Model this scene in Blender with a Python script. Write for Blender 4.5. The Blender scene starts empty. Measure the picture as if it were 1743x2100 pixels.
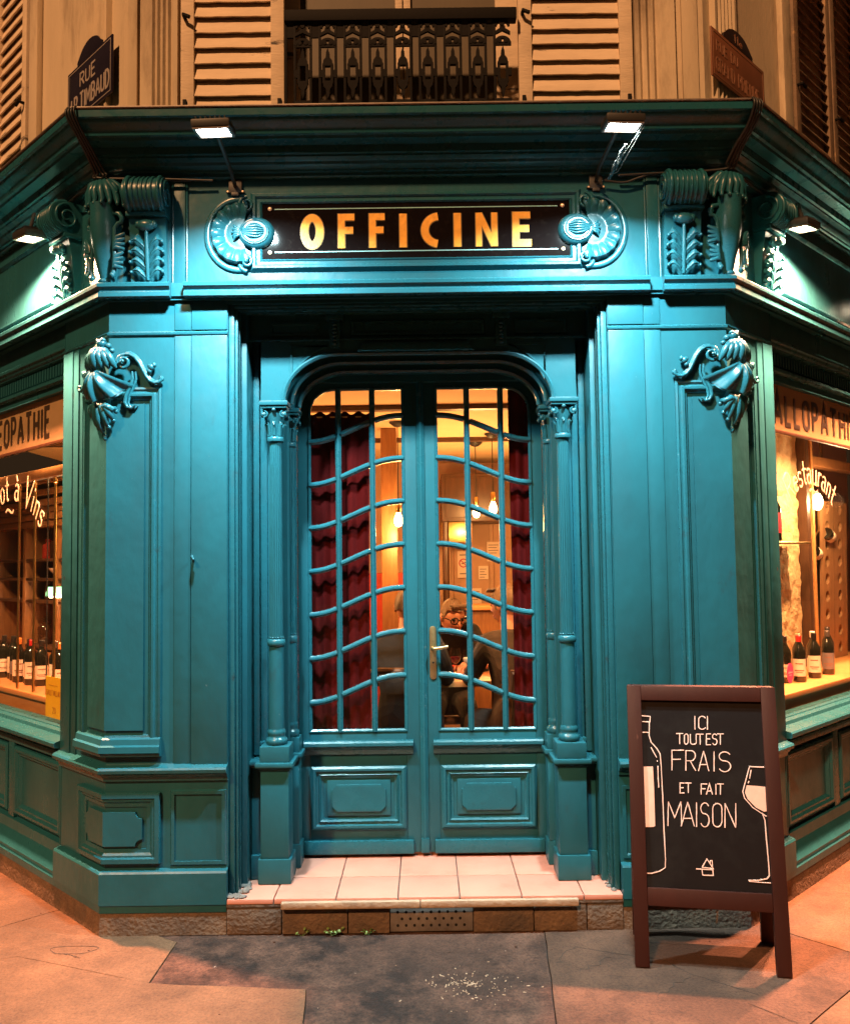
import bpy, bmesh, math, random
from mathutils import Vector, Matrix
random.seed(11)
PI = math.pi
S2 = math.sqrt(2)
scene = bpy.context.scene
COL = scene.collection

# ------------------------------------------------------------------ camera, world, sun, exposure
cam_d = bpy.data.cameras.new('camera')
cam = bpy.data.objects.new('camera', cam_d)
COL.objects.link(cam)
cam.location = (0.02, -3.93, 1.6)
PITCH, ROLL = math.radians(3.28), math.radians(0.76)
cam.rotation_euler = (PI / 2 + PITCH, ROLL, 0)
cam_d.sensor_fit = 'HORIZONTAL'
cam_d.sensor_width = 36
cam_d.lens = 36 * 1800 / 1743
cam_d.clip_start = 0.05
cam_d.clip_end = 300
scene.camera = cam

world = bpy.data.worlds.new('World')
scene.world = world
world.use_nodes = True
wn = world.node_tree.nodes
wn['Background'].inputs[0].default_value = (1.0, 0.56, 0.28, 1)     # sodium glow of the city at night
wn['Background'].inputs[1].default_value = 0.03

sun_d = bpy.data.lights.new('street_glow', 'SUN')                    # night: weak orange street light
sun_d.energy = 4.6
sun_d.angle = math.radians(3)
sun_d.color = (1.0, 0.49, 0.21)
sun = bpy.data.objects.new('street_glow', sun_d)
COL.objects.link(sun)
SUN_EL, SUN_AZ = math.radians(43), math.radians(-25)                # from in front, a little from the left
_d = Vector((math.sin(SUN_AZ) * math.cos(SUN_EL), -math.cos(SUN_AZ) * math.cos(SUN_EL), math.sin(SUN_EL)))
sun.rotation_euler = _d.to_track_quat('Z', 'Y').to_euler()

scene.view_settings.view_transform = 'Standard'
scene.view_settings.look = 'None'
scene.view_settings.exposure = 0
scene.view_settings.gamma = 1
scene.view_settings.use_curve_mapping = False
scene.render.engine = 'CYCLES'
scene.cycles.use_denoising = True
scene.cycles.max_bounces = 8
scene.cycles.transparent_max_bounces = 12
scene.cycles.sample_clamp_indirect = 4.0
scene.cycles.caustics_reflective = False
scene.cycles.caustics_refractive = False
scene.cycles.blur_glossy = 0.6

# ------------------------------------------------------------------ materials
MAT = {}
def node_mat(name):
    m = bpy.data.materials.new(name); m.use_nodes = True
    nt = m.node_tree
    return m, nt, nt.nodes['Principled BSDF']

def mat(name, col, rough=0.5, metal=0.0, spec=0.5, var=0.0, var_scale=8.0, col2=None, bump=0.0, bump_scale=60.0,
        stretch=(1, 1, 1), rough_var=0.0, coat=0.0, emit=None, emit_s=0.0, detail=5.0, dirt=None, dirt_scale=3.0, dirt_lo=.55, dirt_hi=.7, chips=None, bump2=0.0):
    m, nt, b = node_mat(name)
    L = nt.links.new
    b.inputs['Base Color'].default_value = (*col, 1)
    b.inputs['Roughness'].default_value = rough
    b.inputs['Metallic'].default_value = metal
    b.inputs['Specular IOR Level'].default_value = spec
    b.inputs['Coat Weight'].default_value = coat
    tc = nt.nodes.new('ShaderNodeTexCoord'); mp = nt.nodes.new('ShaderNodeMapping')
    mp.inputs['Scale'].default_value = stretch
    L(tc.outputs['Object'], mp.inputs['Vector'])
    csock = None
    if var > 0 or col2:
        n = nt.nodes.new('ShaderNodeTexNoise'); n.inputs['Scale'].default_value = var_scale; n.inputs['Detail'].default_value = detail
        n.inputs['Roughness'].default_value = 0.65
        L(mp.outputs[0], n.inputs['Vector'])
        r = nt.nodes.new('ShaderNodeMapRange'); r.inputs[1].default_value = .3; r.inputs[2].default_value = .7
        L(n.outputs[0], r.inputs[0])
        mx = nt.nodes.new('ShaderNodeMix'); mx.data_type = 'RGBA'
        c2 = col2 if col2 else tuple(max(0, c * (1 - var)) for c in col)
        c1 = col if col2 else tuple(min(1, c * (1 + var)) for c in col)
        mx.inputs[6].default_value = (*c1, 1); mx.inputs[7].default_value = (*c2, 1)
        L(r.outputs[0], mx.inputs[0]); csock = mx.outputs[2]
        if rough_var:
            r2 = nt.nodes.new('ShaderNodeMapRange'); r2.inputs[1].default_value = .3; r2.inputs[2].default_value = .7
            r2.inputs[3].default_value = rough - rough_var; r2.inputs[4].default_value = rough + rough_var
            L(n.outputs[0], r2.inputs[0]); L(r2.outputs[0], b.inputs['Roughness'])
    if dirt:
        n2 = nt.nodes.new('ShaderNodeTexNoise'); n2.inputs['Scale'].default_value = dirt_scale; n2.inputs['Detail'].default_value = 8
        n2.inputs['Roughness'].default_value = .7
        L(mp.outputs[0], n2.inputs['Vector'])
        r3 = nt.nodes.new('ShaderNodeMapRange'); r3.inputs[1].default_value = dirt_lo; r3.inputs[2].default_value = dirt_hi
        L(n2.outputs[0], r3.inputs[0])
        mx2 = nt.nodes.new('ShaderNodeMix'); mx2.data_type = 'RGBA'
        if csock: L(csock, mx2.inputs[6])
        else: mx2.inputs[6].default_value = (*col, 1)
        mx2.inputs[7].default_value = (*dirt, 1)
        L(r3.outputs[0], mx2.inputs[0]); csock = mx2.outputs[2]
    if chips:
        n5 = nt.nodes.new('ShaderNodeTexNoise'); n5.inputs['Scale'].default_value = chips[1]; n5.inputs['Detail'].default_value = 4; n5.inputs['Roughness'].default_value = .6
        L(tc.outputs['Object'], n5.inputs['Vector'])
        r5 = nt.nodes.new('ShaderNodeMapRange'); r5.inputs[1].default_value = chips[2]; r5.inputs[2].default_value = chips[2] + .012
        L(n5.outputs[0], r5.inputs[0])
        mx5 = nt.nodes.new('ShaderNodeMix'); mx5.data_type = 'RGBA'
        if csock: L(csock, mx5.inputs[6])
        else: mx5.inputs[6].default_value = (*col, 1)
        mx5.inputs[7].default_value = (*chips[0], 1)
        L(r5.outputs[0], mx5.inputs[0]); csock = mx5.outputs[2]
    if csock: L(csock, b.inputs['Base Color'])
    if bump > 0:
        nb = nt.nodes.new('ShaderNodeTexNoise'); nb.inputs['Scale'].default_value = bump_scale; nb.inputs['Detail'].default_value = 4
        L(mp.outputs[0], nb.inputs['Vector'])
        bp = nt.nodes.new('ShaderNodeBump'); bp.inputs['Strength'].default_value = bump; bp.inputs['Distance'].default_value = .01
        L(nb.outputs[0], bp.inputs['Height']); L(bp.outputs[0], b.inputs['Normal'])
        if bump2:
            nc = nt.nodes.new('ShaderNodeTexNoise'); nc.inputs['Scale'].default_value = 7; nc.inputs['Detail'].default_value = 2
            L(tc.outputs['Object'], nc.inputs['Vector'])
            bq = nt.nodes.new('ShaderNodeBump'); bq.inputs['Strength'].default_value = bump2; bq.inputs['Distance'].default_value = .06
            L(nc.outputs[0], bq.inputs['Height']); L(bq.outputs[0], bp.inputs['Normal'])
    if emit:
        b.inputs['Emission Color'].default_value = (*emit, 1); b.inputs['Emission Strength'].default_value = emit_s
    MAT[name] = m
    return m

def glass_mat(name, tint=(1, 1, 1), refl=1.0, rough=0.02):
    """thin glass: clear, with mirror reflection that grows at grazing angles (same from both sides)"""
    m = bpy.data.materials.new(name); m.use_nodes = True; nt = m.node_tree; nt.nodes.clear()
    out = nt.nodes.new('ShaderNodeOutputMaterial'); mix = nt.nodes.new('ShaderNodeMixShader')
    tr = nt.nodes.new('ShaderNodeBsdfTransparent'); gl = nt.nodes.new('ShaderNodeBsdfGlossy'); lw = nt.nodes.new('ShaderNodeLayerWeight')
    tr.inputs[0].default_value = (*tint, 1); gl.inputs['Roughness'].default_value = rough
    pw = nt.nodes.new('ShaderNodeMath'); pw.operation = 'POWER'; pw.inputs[1].default_value = 5
    mu = nt.nodes.new('ShaderNodeMath'); mu.operation = 'MULTIPLY_ADD'; mu.inputs[1].default_value = .9 * refl; mu.inputs[2].default_value = .025 * refl
    nt.links.new(lw.outputs['Facing'], pw.inputs[0]); nt.links.new(pw.outputs[0], mu.inputs[0]); nt.links.new(mu.outputs[0], mix.inputs[0])
    nt.links.new(tr.outputs[0], mix.inputs[1]); nt.links.new(gl.outputs[0], mix.inputs[2]); nt.links.new(mix.outputs[0], out.inputs[0])
    MAT[name] = m
    return m

mat('paint', (0.012, 0.083, 0.106), rough=.34, spec=.28, var=.2, bump2=.045, var_scale=3.0, bump=.13, bump_scale=26, stretch=(1, 1, .5), chips=((.09, .17, .19), 38, .735), rough_var=.10, detail=8, dirt=(.020, .040, .046), dirt_scale=7, dirt_lo=.62, dirt_hi=.80)
mat('paint_trim', (0.012, 0.083, 0.106), rough=.29, spec=.34, bump2=.03, chips=((.09, .17, .19), 46, .725), var=.12, var_scale=9.0, bump=.07, bump_scale=50, rough_var=.09, dirt=(.022, .036, .040), dirt_scale=14, dirt_lo=.62, dirt_hi=.76)
mat('cream_wall', (0.52, 0.42, 0.29), rough=.85, var=.15, var_scale=2.2, bump=.15, bump_scale=90, dirt=(.17, .12, .08), dirt_scale=3.0, dirt_lo=.50, dirt_hi=.74, stretch=(1, 1, .25))
mat('shutter_paint', (0.60, 0.47, 0.33), rough=.7, var=.12, var_scale=7, bump=.2, bump_scale=60, dirt=(.05, .04, .032), dirt_scale=4.5, dirt_lo=.61, dirt_hi=.66, stretch=(.5, .5, 2.2))
mat('shutter_dark', (0.20, 0.13, 0.08), rough=.75, var=.25, var_scale=9, bump=.25, bump_scale=60, dirt=(.42, .26, .13), dirt_scale=6, dirt_lo=.58, dirt_hi=.64)
mat('iron', (0.006, 0.005, 0.0045), rough=.7, spec=.12, bump=.1)
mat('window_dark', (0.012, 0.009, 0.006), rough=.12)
mat('net_curtain', (0.085, 0.066, 0.040), rough=.5, spec=.3, var=.2, var_scale=3, stretch=(1, 1, .15))
mat('stone_base', (0.16, 0.098, 0.058), rough=.85, col2=(.065, .040, .026), var_scale=9, bump=.8, bump_scale=60, detail=10, dirt=(.06, .045, .035), dirt_scale=4, dirt_lo=.5, dirt_hi=.72)
mat('stone_trim', (0.30, 0.20, 0.13), rough=.75, var=.25, var_scale=10, bump=.4, bump_scale=50, dirt=(.16, .11, .075), dirt_scale=7, dirt_lo=.56, dirt_hi=.7)
mat('tile', (0.56, 0.235, 0.170), rough=.33, var=.06, var_scale=5, col2=(.49, .20, .14), bump=.02, dirt=(.32, .135, .095), dirt_scale=6, dirt_lo=.56, dirt_hi=.8)
mat('grout', (0.12, 0.09, 0.07), rough=.9)
mat('joint', (0.03, 0.024, 0.02), rough=.95)
mat('cement', (0.13, 0.105, 0.09), rough=.9, var=.35, var_scale=25, bump=.8, bump_scale=60)
mat('sign_black', (0.006, 0.004, 0.004), rough=.05, spec=.4, dirt=(.012, .009, .008), dirt_scale=45, dirt_lo=.56, dirt_hi=.68)
mat('gold', (0.70, 0.35, 0.04), rough=.5, metal=.25, var=.16, var_scale=30, bump=.15, bump_scale=70)
mat('gold_edge', (0.16, 0.10, 0.03), rough=.5)
mat('teal_line', (0.22, 0.48, 0.50), rough=.4)
mat('stud', (0.95, 0.72, 0.50), rough=.35, metal=.5)
mat('band_cream', (0.34, 0.225, 0.11), rough=.25, var=.08, var_scale=4)
mat('letter_dark', (0.035, 0.022, 0.012), rough=.4)
mat('vinyl', (0.55, 0.45, 0.31), rough=.5, emit=(1, .72, .42), emit_s=0.0)
mat('brass', (0.62, 0.42, 0.16), rough=.28, metal=1, var=.15, var_scale=20)
mat('brass_door', (0.50, 0.40, 0.20), rough=.38, metal=1, var=.2, var_scale=30)
mat('mahogany', (0.031, 0.0066, 0.0038), rough=.5, spec=.3, var=.22, var_scale=6, stretch=(1, 1, .25), bump=.08, bump_scale=40, dirt=(.08, .025, .015), dirt_scale=14, dirt_lo=.68, dirt_hi=.72)
mat('blackboard', (0.006, 0.0033, 0.0027), rough=.75, spec=.15, var=.25, var_scale=4, dirt=(.016, .0125, .0105), dirt_scale=4, dirt_lo=.48, dirt_hi=.78)
mat('chalk', (0.80, 0.53, 0.44), rough=.9)
mat('chalk_fill', (0.72, 0.40, 0.30), rough=.9, var=.08, var_scale=25)
mat('lamp_case', (0.02, 0.019, 0.018), rough=.5)
mat('cable', (0.012, 0.012, 0.011), rough=.5)
mat('velvet', (0.060, 0.0022, 0.003), rough=.9, spec=.1, var=.1, var_scale=12, stretch=(1, 1, .1))
mat('wood_warm', (0.30, 0.135, 0.05), rough=.42, col2=(.17, .07, .026), var_scale=9, stretch=(4, 4, .5), bump=.1)
mat('wood_rack', (0.33, 0.17, 0.075), rough=.5, col2=(.20, .095, .04), var_scale=8, stretch=(5, 5, .5), bump=.15)
mat('wood_orange', (0.62, 0.30, 0.11), rough=.45, col2=(.50, .21, .07), var_scale=5, stretch=(1, 1, 6))
mat('wood_dark', (0.065, 0.028, 0.014), rough=.4, var=.3, var_scale=10, stretch=(4, 4, .5))
mat('red_wall', (0.36, 0.035, 0.018), rough=.6, var=.2, var_scale=3)
mat('ceiling', (0.80, 0.58, 0.33), rough=.8, var=.06, var_scale=2)
mat('inner_wall', (0.46, 0.29, 0.19), rough=.8, var=.12, var_scale=3)
mat('pink_wall', (0.40, 0.20, 0.16), rough=.6, var=.15, var_scale=3)
mat('floor_wood', (0.10, 0.05, 0.025), rough=.4, var=.3, var_scale=6)
mat('rubble', (0.74, 0.52, 0.32), rough=.95, col2=(.50, .31, .16), var_scale=16, bump=1.0, bump_scale=38, detail=8)
mat('bottle_glass', (0.008, 0.009, 0.006), rough=.06, spec=.7)
mat('bottle_brown', (0.03, 0.011, 0.004), rough=.06, spec=.7)
mat('cap_orange', (0.80, 0.24, 0.05), rough=.4)
mat('cap_red', (0.42, 0.02, 0.02), rough=.4)
mat('cap_black', (0.015, 0.013, 0.012), rough=.35)
mat('cap_grey', (0.12, 0.10, 0.09), rough=.4, metal=.4)
mat('cap_green', (0.20, 0.22, 0.12), rough=.4)
mat('cap_white', (0.75, 0.70, 0.62), rough=.4)
mat('paper', (0.78, 0.63, 0.48), rough=.8, var=.06, var_scale=30)
mat('paper_print', (0.22, 0.10, 0.06), rough=.8)
mat('paper_grey', (0.16, 0.13, 0.13), rough=.8)
mat('label_red', (0.42, 0.02, 0.05), rough=.6)
mat('card_yellow', (0.78, 0.50, 0.02), rough=.5)
mat('card_print', (0.42, 0.20, 0.01), rough=.5)
mat('sticker_pink', (0.85, 0.06, 0.16), rough=.4)
mat('sticker_print', (0.95, 0.35, 0.38), rough=.4)
mat('enamel_blue', (0.014, 0.011, 0.022), rough=.22, var=.2, var_scale=6)
mat('enamel_orange_shade', (0.20, 0.075, 0.035), rough=.4, var=.2, var_scale=6)  # reddish cast of the plate in orange shade, put into its colour
mat('enamel_text_orange_shade', (0.30, 0.135, 0.075), rough=.4)  # lettering dulled by the same painted-in orange shade
mat('enamel_dark', (0.03, 0.014, 0.012), rough=.3)
mat('enamel_white', (0.34, 0.29, 0.26), rough=.35)
mat('skin', (0.62, 0.27, 0.16), rough=.5, var=.08, var_scale=30)
mat('hair', (0.17, 0.10, 0.055), rough=.6, var=.3, var_scale=60)
mat('cloth_black', (0.012, 0.009, 0.008), rough=.85, var=.3, var_scale=15)
mat('cloth_brown', (0.045, 0.027, 0.018), rough=.85, var=.3, var_scale=15)
mat('spectacles', (0.008, 0.007, 0.007), rough=.2)
mat('wine', (0.10, 0.006, 0.01), rough=.1)
mat('sign_white', (0.72, 0.60, 0.50), rough=.7)
mat('leaf_green', (0.09, 0.14, 0.03), rough=.6, var=.3, var_scale=40)
mat('steel', (0.20, 0.165, 0.14), rough=.5, metal=.5, var=.3, var_scale=14)
mat('hole', (0.004, 0.003, 0.003), rough=1)
mat('web', (0.03, 0.024, 0.02), rough=.4, bump=.8, bump_scale=80)
mat('jar_red', (0.35, 0.03, 0.02), rough=.1)
mat('porcelain', (0.75, 0.55, 0.45), rough=.2)
glass_mat('pane_glass', refl=.9, tint=(.97, .95, .93))
glass_mat('shop_glass', refl=.9, tint=(.96, .95, .93))
glass_mat('wine_glass', refl=1.6)
mat('lens_white', (1, 1, 1), emit=(1, .93, .86), emit_s=60)
mat('lens_warm', (1, 1, 1), emit=(1, .80, .55), emit_s=60)
mat('bulb', (1, .8, .5), emit=(1, .62, .22), emit_s=30)
mat('globe', (1, .9, .8), emit=(1, .80, .58), emit_s=9)
mat('green_shade', (.1, .6, .4), emit=(.45, 1, .66), emit_s=1.6)

# pavement materials: blotched, grainy, with pale worn flecks
def ground_mat(name, dark, light, fleck, f_lo, blotch=5.5, lo=.40, hi=.62, grain=.75, rough=.7, bump=.9):
    m, nt, b = node_mat(name); MAT[name] = m
    L = nt.links.new
    tc = nt.nodes.new('ShaderNodeTexCoord')
    def noise(sc, det, ro=.6):
        n = nt.nodes.new('ShaderNodeTexNoise'); n.inputs['Scale'].default_value = sc; n.inputs['Detail'].default_value = det; n.inputs['Roughness'].default_value = ro
        L(tc.outputs['Object'], n.inputs['Vector']); return n
    def rng(n, a, c):
        r = nt.nodes.new('ShaderNodeMapRange'); r.inputs[1].default_value = a; r.inputs[2].default_value = c; L(n.outputs[0], r.inputs[0]); return r
    n1 = noise(blotch, 10, .74); n2 = noise(85, 7, .7); n3 = noise(17, 9, .8); n4 = noise(1.3, 6, .6)
    mx = nt.nodes.new('ShaderNodeMix'); mx.data_type = 'RGBA'; mx.inputs[6].default_value = (*dark, 1); mx.inputs[7].default_value = (*light, 1)
    L(rng(n1, lo, hi).outputs[0], mx.inputs[0])
    mx4 = nt.nodes.new('ShaderNodeMix'); mx4.data_type = 'RGBA'; mx4.inputs[7].default_value = (*[.5 * (d + l) * .72 for d, l in zip(dark, light)], 1)
    L(rng(n4, .48, .68).outputs[0], mx4.inputs[0]); L(mx.outputs[2], mx4.inputs[6])
    mx2 = nt.nodes.new('ShaderNodeMix'); mx2.data_type = 'RGBA'; mx2.blend_type = 'MULTIPLY'; mx2.inputs[0].default_value = grain
    r2 = rng(n2, .28, .56); r2.inputs[3].default_value = .12
    L(mx4.outputs[2], mx2.inputs[6]); L(r2.outputs[0], mx2.inputs[7])
    mx3 = nt.nodes.new('ShaderNodeMix'); mx3.data_type = 'RGBA'; mx3.inputs[7].default_value = (*fleck, 1)
    L(rng(n3, f_lo, f_lo + .02).outputs[0], mx3.inputs[0]); L(mx2.outputs[2], mx3.inputs[6]); L(mx3.outputs[2], b.inputs['Base Color'])
    b.inputs['Roughness'].default_value = rough; b.inputs['Specular IOR Level'].default_value = .3
    ad = nt.nodes.new('ShaderNodeMath'); ad.operation = 'ADD'; L(n2.outputs[0], ad.inputs[0]); L(n3.outputs[0], ad.inputs[1])
    bp = nt.nodes.new('ShaderNodeBump'); bp.inputs['Strength'].default_value = bump; bp.inputs['Distance'].default_value = .008
    L(ad.outputs[0], bp.inputs['Height']); L(bp.outputs[0], b.inputs['Normal'])
ground_mat('asphalt', (.018, .0085, .0058), (.130, .062, .040), (.42, .30, .24), .66, blotch=3.4, lo=.42, hi=.62, grain=.85)
ground_mat('slab', (.072, .038, .020), (.150, .078, .040), (.30, .20, .13), .735, blotch=3.2, lo=.35, hi=.6, grain=.6, rough=.75, bump=.6)
ground_mat('slab_shaded', (.046, .023, .014), (.130, .064, .038), (.30, .20, .13), .72, blotch=4.2, lo=.38, hi=.64, grain=.7, rough=.75, bump=.8)  # darker copy of slab: shade on the right slab put into its colour

# ------------------------------------------------------------------ mesh helpers
ORG = {}
def flat(u, v, h): return Vector((u, v, h))
class MB:
    def __init__(s): s.bm = bmesh.new()
    def box(s, a0, a1, b0, b1, c0, c1, M=flat, bev=0.0, seg=2):
        bm = s.bm
        vs = [bm.verts.new(M(a, b, c)) for c in (c0, c1) for b in (b0, b1) for a in (a0, a1)]
        fs = [bm.faces.new([vs[i] for i in f]) for f in ((0, 1, 3, 2), (4, 6, 7, 5), (0, 4, 5, 1), (2, 3, 7, 6), (0, 2, 6, 4), (1, 5, 7, 3))]
        if bev:
            es = list({e for f in fs for e in f.edges})
            bmesh.ops.bevel(bm, geom=es, offset=bev, segments=seg, affect='EDGES', profile=.6, clamp_overlap=True)
        return s
    def prism(s, poly, h0, h1, M=flat, bev=0.0):
        bm = s.bm
        a = [bm.verts.new(M(p[0], p[1], h0)) for p in poly]
        c = [bm.verts.new(M(p[0], p[1], h1)) for p in poly]
        n = len(poly)
        fs = [bm.faces.new(list(reversed(a))), bm.faces.new(c)]
        for i in range(n):
            fs.append(bm.faces.new((a[i], a[(i + 1) % n], c[(i + 1) % n], c[i])))
        if bev:
            bmesh.ops.bevel(bm, geom=list(fs[1].edges), offset=bev, segments=2, affect='EDGES', profile=.6, clamp_overlap=True)
        return s
    def sweep(s, path, prof, closed=False, M=flat, scale=None):
        bm = s.bm
        n = len(path); rings = []
        for i in range(n):
            p = Vector(path[i][:2])
            d0 = d1 = None
            if i > 0 or closed: d0 = (p - Vector(path[i - 1][:2])).normalized()
            if i < n - 1 or closed: d1 = (Vector(path[(i + 1) % n][:2]) - p).normalized()
            if d0 is None: d0 = d1
            if d1 is None: d1 = d0
            n0 = Vector((d0.y, -d0.x)); n1 = Vector((d1.y, -d1.x))
            mm = n0 + n1
            den = 1 + n0.dot(n1)
            mm = mm / den if den > .15 else n0
            k = scale(i / max(1, n - 1)) if scale else 1
            rings.append([bm.verts.new(M(p.x + mm.x * o * k, p.y + mm.y * o * k, z)) for o, z in prof])
        m = len(prof)
        for i in range(n if closed else n - 1):
            a = rings[i]; b = rings[(i + 1) % n]
            for j in range(m):
                bm.faces.new((a[j], b[j], b[(j + 1) % m], a[(j + 1) % m]))
        if not closed:
            bm.faces.new(rings[0]); bm.faces.new(list(reversed(rings[-1])))
        return s
    def tube(s, pts, r, n=8, flatten=None):
        bm = s.bm
        pts = [Vector(p) for p in pts]; N = len(pts)
        rr = r if hasattr(r, '__len__') else [r] * N
        up = Vector((0, 0, 1)); rings = []
        prev = None
        for i in range(N):
            t = (pts[min(N - 1, i + 1)] - pts[max(0, i - 1)])
            t = t.normalized() if t.length > 1e-9 else Vector((0, 0, 1))
            if prev is None:
                a = t.orthogonal().normalized()
            else:
                a = (prev - t * prev.dot(t))
                a = a.normalized() if a.length > 1e-6 else t.orthogonal().normalized()
            prev = a; b2 = t.cross(a)
            rings.append([bm.verts.new(pts[i] + (a * math.cos(2 * PI * k / n) + b2 * math.sin(2 * PI * k / n)) * max(rr[i], 1e-4)) for k in range(n)])
        for i in range(N - 1):
            for k in range(n):
                bm.faces.new((rings[i][k], rings[i][(k + 1) % n], rings[i + 1][(k + 1) % n], rings[i + 1][k]))
        bm.faces.new(list(reversed(rings[0]))); bm.faces.new(rings[-1])
        return s
    def lathe(s, prof, n=16, M=flat, flute=None):
        bm = s.bm; rings = []
        for r, z in prof:
            ring = []
            for k in range(n):
                a = 2 * PI * k / n
                rr = max(r, 1e-4)
                if flute and flute[0] <= z <= flute[1] and k % 2: rr *= flute[2]
                ring.append(bm.verts.new(M(rr * math.cos(a), rr * math.sin(a), z)))
            rings.append(ring)
        for i in range(len(rings) - 1):
            for k in range(n):
                bm.faces.new((rings[i][k], rings[i][(k + 1) % n], rings[i + 1][(k + 1) % n], rings[i + 1][k]))
        bm.faces.new(list(reversed(rings[0]))); bm.faces.new(rings[-1])
        return s
    def blob(s, c, r, n=8, m=6, rot=None):
        """ellipsoid; r = (rx, ry, rz)"""
        bm = s.bm; c = Vector(c); R = rot or Matrix.Identity(3)
        r = r if hasattr(r, '__len__') else (r, r, r)
        top = bm.verts.new(c + R @ Vector((0, 0, r[2]))); bot = bm.verts.new(c + R @ Vector((0, 0, -r[2])))
        rings = []
        for i in range(1, m):
            th = PI * i / m
            rings.append([bm.verts.new(c + R @ Vector((r[0] * math.sin(th) * math.cos(2 * PI * k / n), r[1] * math.sin(th) * math.sin(2 * PI * k / n), r[2] * math.cos(th)))) for k in range(n)])
        for k in range(n):
            bm.faces.new((top, rings[0][k], rings[0][(k + 1) % n])); bm.faces.new((bot, rings[-1][(k + 1) % n], rings[-1][k]))
            for i in range(len(rings) - 1):
                bm.faces.new((rings[i][k], rings[i + 1][k], rings[i + 1][(k + 1) % n], rings[i][(k + 1) % n]))
        return s
    def grid(s, f, nu, nv):
        bm = s.bm
        g = [[bm.verts.new(f(i / nu, j / nv)) for j in range(nv + 1)] for i in range(nu + 1)]
        for i in range(nu):
            for j in range(nv):
                bm.faces.new((g[i][j], g[i + 1][j], g[i + 1][j + 1], g[i][j + 1]))
        return s
    def build(s, name, material, parent=None, smooth=35, recalc=True):
        bm = s.bm
        bmesh.ops.remove_doubles(bm, verts=bm.verts, dist=1e-6)
        if recalc: bmesh.ops.recalc_face_normals(bm, faces=bm.faces)
        if parent is not None and parent in ORG:
            o = ORG[parent]
            if o.length > 0: bmesh.ops.translate(bm, verts=bm.verts, vec=-o)
        me = bpy.data.meshes.new(name); bm.to_mesh(me); bm.free()
        me.materials.append(MAT[material])
        if smooth:
            for p in me.polygons: p.use_smooth = True
            me.set_sharp_from_angle(angle=math.radians(smooth))
        ob = bpy.data.objects.new(name, me); COL.objects.link(ob)
        if parent is not None:
            ob.parent = parent; ORG[ob] = ORG.get(parent, Vector())
        return ob

def tag(o, label=None, cat=None, group=None, kind=None):
    if label: o['label'] = label
    if cat: o['category'] = cat
    if group: o['group'] = group
    if kind: o['kind'] = kind
    return o
def thing(name, label, cat, loc=(0, 0, 0), group=None, kind=None):
    o = bpy.data.objects.new(name, None); COL.objects.link(o); o.location = loc; o.empty_display_size = .1
    ORG[o] = Vector(loc)
    return tag(o, label, cat, group, kind)
def group_part(name, parent):
    """an Empty part that carries sub-parts"""
    o = bpy.data.objects.new(name, None); COL.objects.link(o); o.parent = parent; o.empty_display_size = .05
    ORG[o] = ORG.get(parent, Vector())
    return o
def copy_tree(o, parent=None):
    c = o.copy(); COL.objects.link(c); c.parent = parent
    for ch in list(o.children): copy_tree(ch, c)
    return c

# planes of the building
XC = 1.40
def MF(u, v, h): return Vector((u, -h, v))
def MY(Y): return lambda u, v, h: Vector((u, Y - h, v))
def MS(side):
    t = Vector((side, 1, 0)) / S2; n = Vector((side, -1, 0)) / S2; c = Vector((side * XC, 0, 0))
    return lambda s_, v, h: c + t * s_ + n * h + Vector((0, 0, v))
def MFOLD(side):
    ms = MS(side); n1 = Vector((0, -1, 0)); n2 = Vector((side, -1, 0)) / S2; mit = (n1 + n2) / (1 + n1.dot(n2)); c = Vector((side * XC, 0, 0))
    def f(w, v, h):
        if w > 1e-6: return Vector((side * (XC - w), -h, v))
        if w < -1e-6: return ms(-w, v, h)
        return c + mit * h + Vector((0, 0, v))
    return f
def MCORNER(side):
    """frame on the corner's bisector: a across, v up, h outward"""
    n = (Vector((0, -1, 0)) + Vector((side, -1, 0)) / S2).normalized(); c = Vector((side * XC, 0, 0))
    l = Vector((-n.y, n.x, 0)); l = l if l.x > 0 else -l
    return lambda a, v, h: c + l * a + n * h + Vector((0, 0, v))
def P2(side, s_, h=0.0):
    p = MS(side)(s_, 0, h); return (p.x, p.y)
def arc(cx, cy, rx, ry, a0, a1, n=10):
    return [(cx + rx * math.cos(math.radians(a0 + (a1 - a0) * i / n)), cy + ry * math.sin(math.radians(a0 + (a1 - a0) * i / n))) for i in range(n + 1)]
def spiral(cx, cy, r0, r1, a0, turns, n=26):
    return [(cx + (r0 + (r1 - r0) * i / n) * math.cos(a0 + turns * 2 * PI * i / n), cy + (r0 + (r1 - r0) * i / n) * math.sin(a0 + turns * 2 * PI * i / n)) for i in range(n + 1)]

# pixel of the photograph (shown at 1743 x 2100) -> point on a plane
_R = Matrix.Rotation(ROLL, 3, 'Y') @ Matrix.Rotation(PI / 2 + PITCH, 3, 'X')
_C = Vector(cam.location)
def px_ray(x, y): return _R @ Vector(((x - 871.5) / 1800, -(y - 1050) / 1800, -1))
def px_plane(x, y, p0, n):
    d = px_ray(x, y); return _C + d * ((Vector(p0) - _C).dot(n) / d.dot(n))

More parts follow.
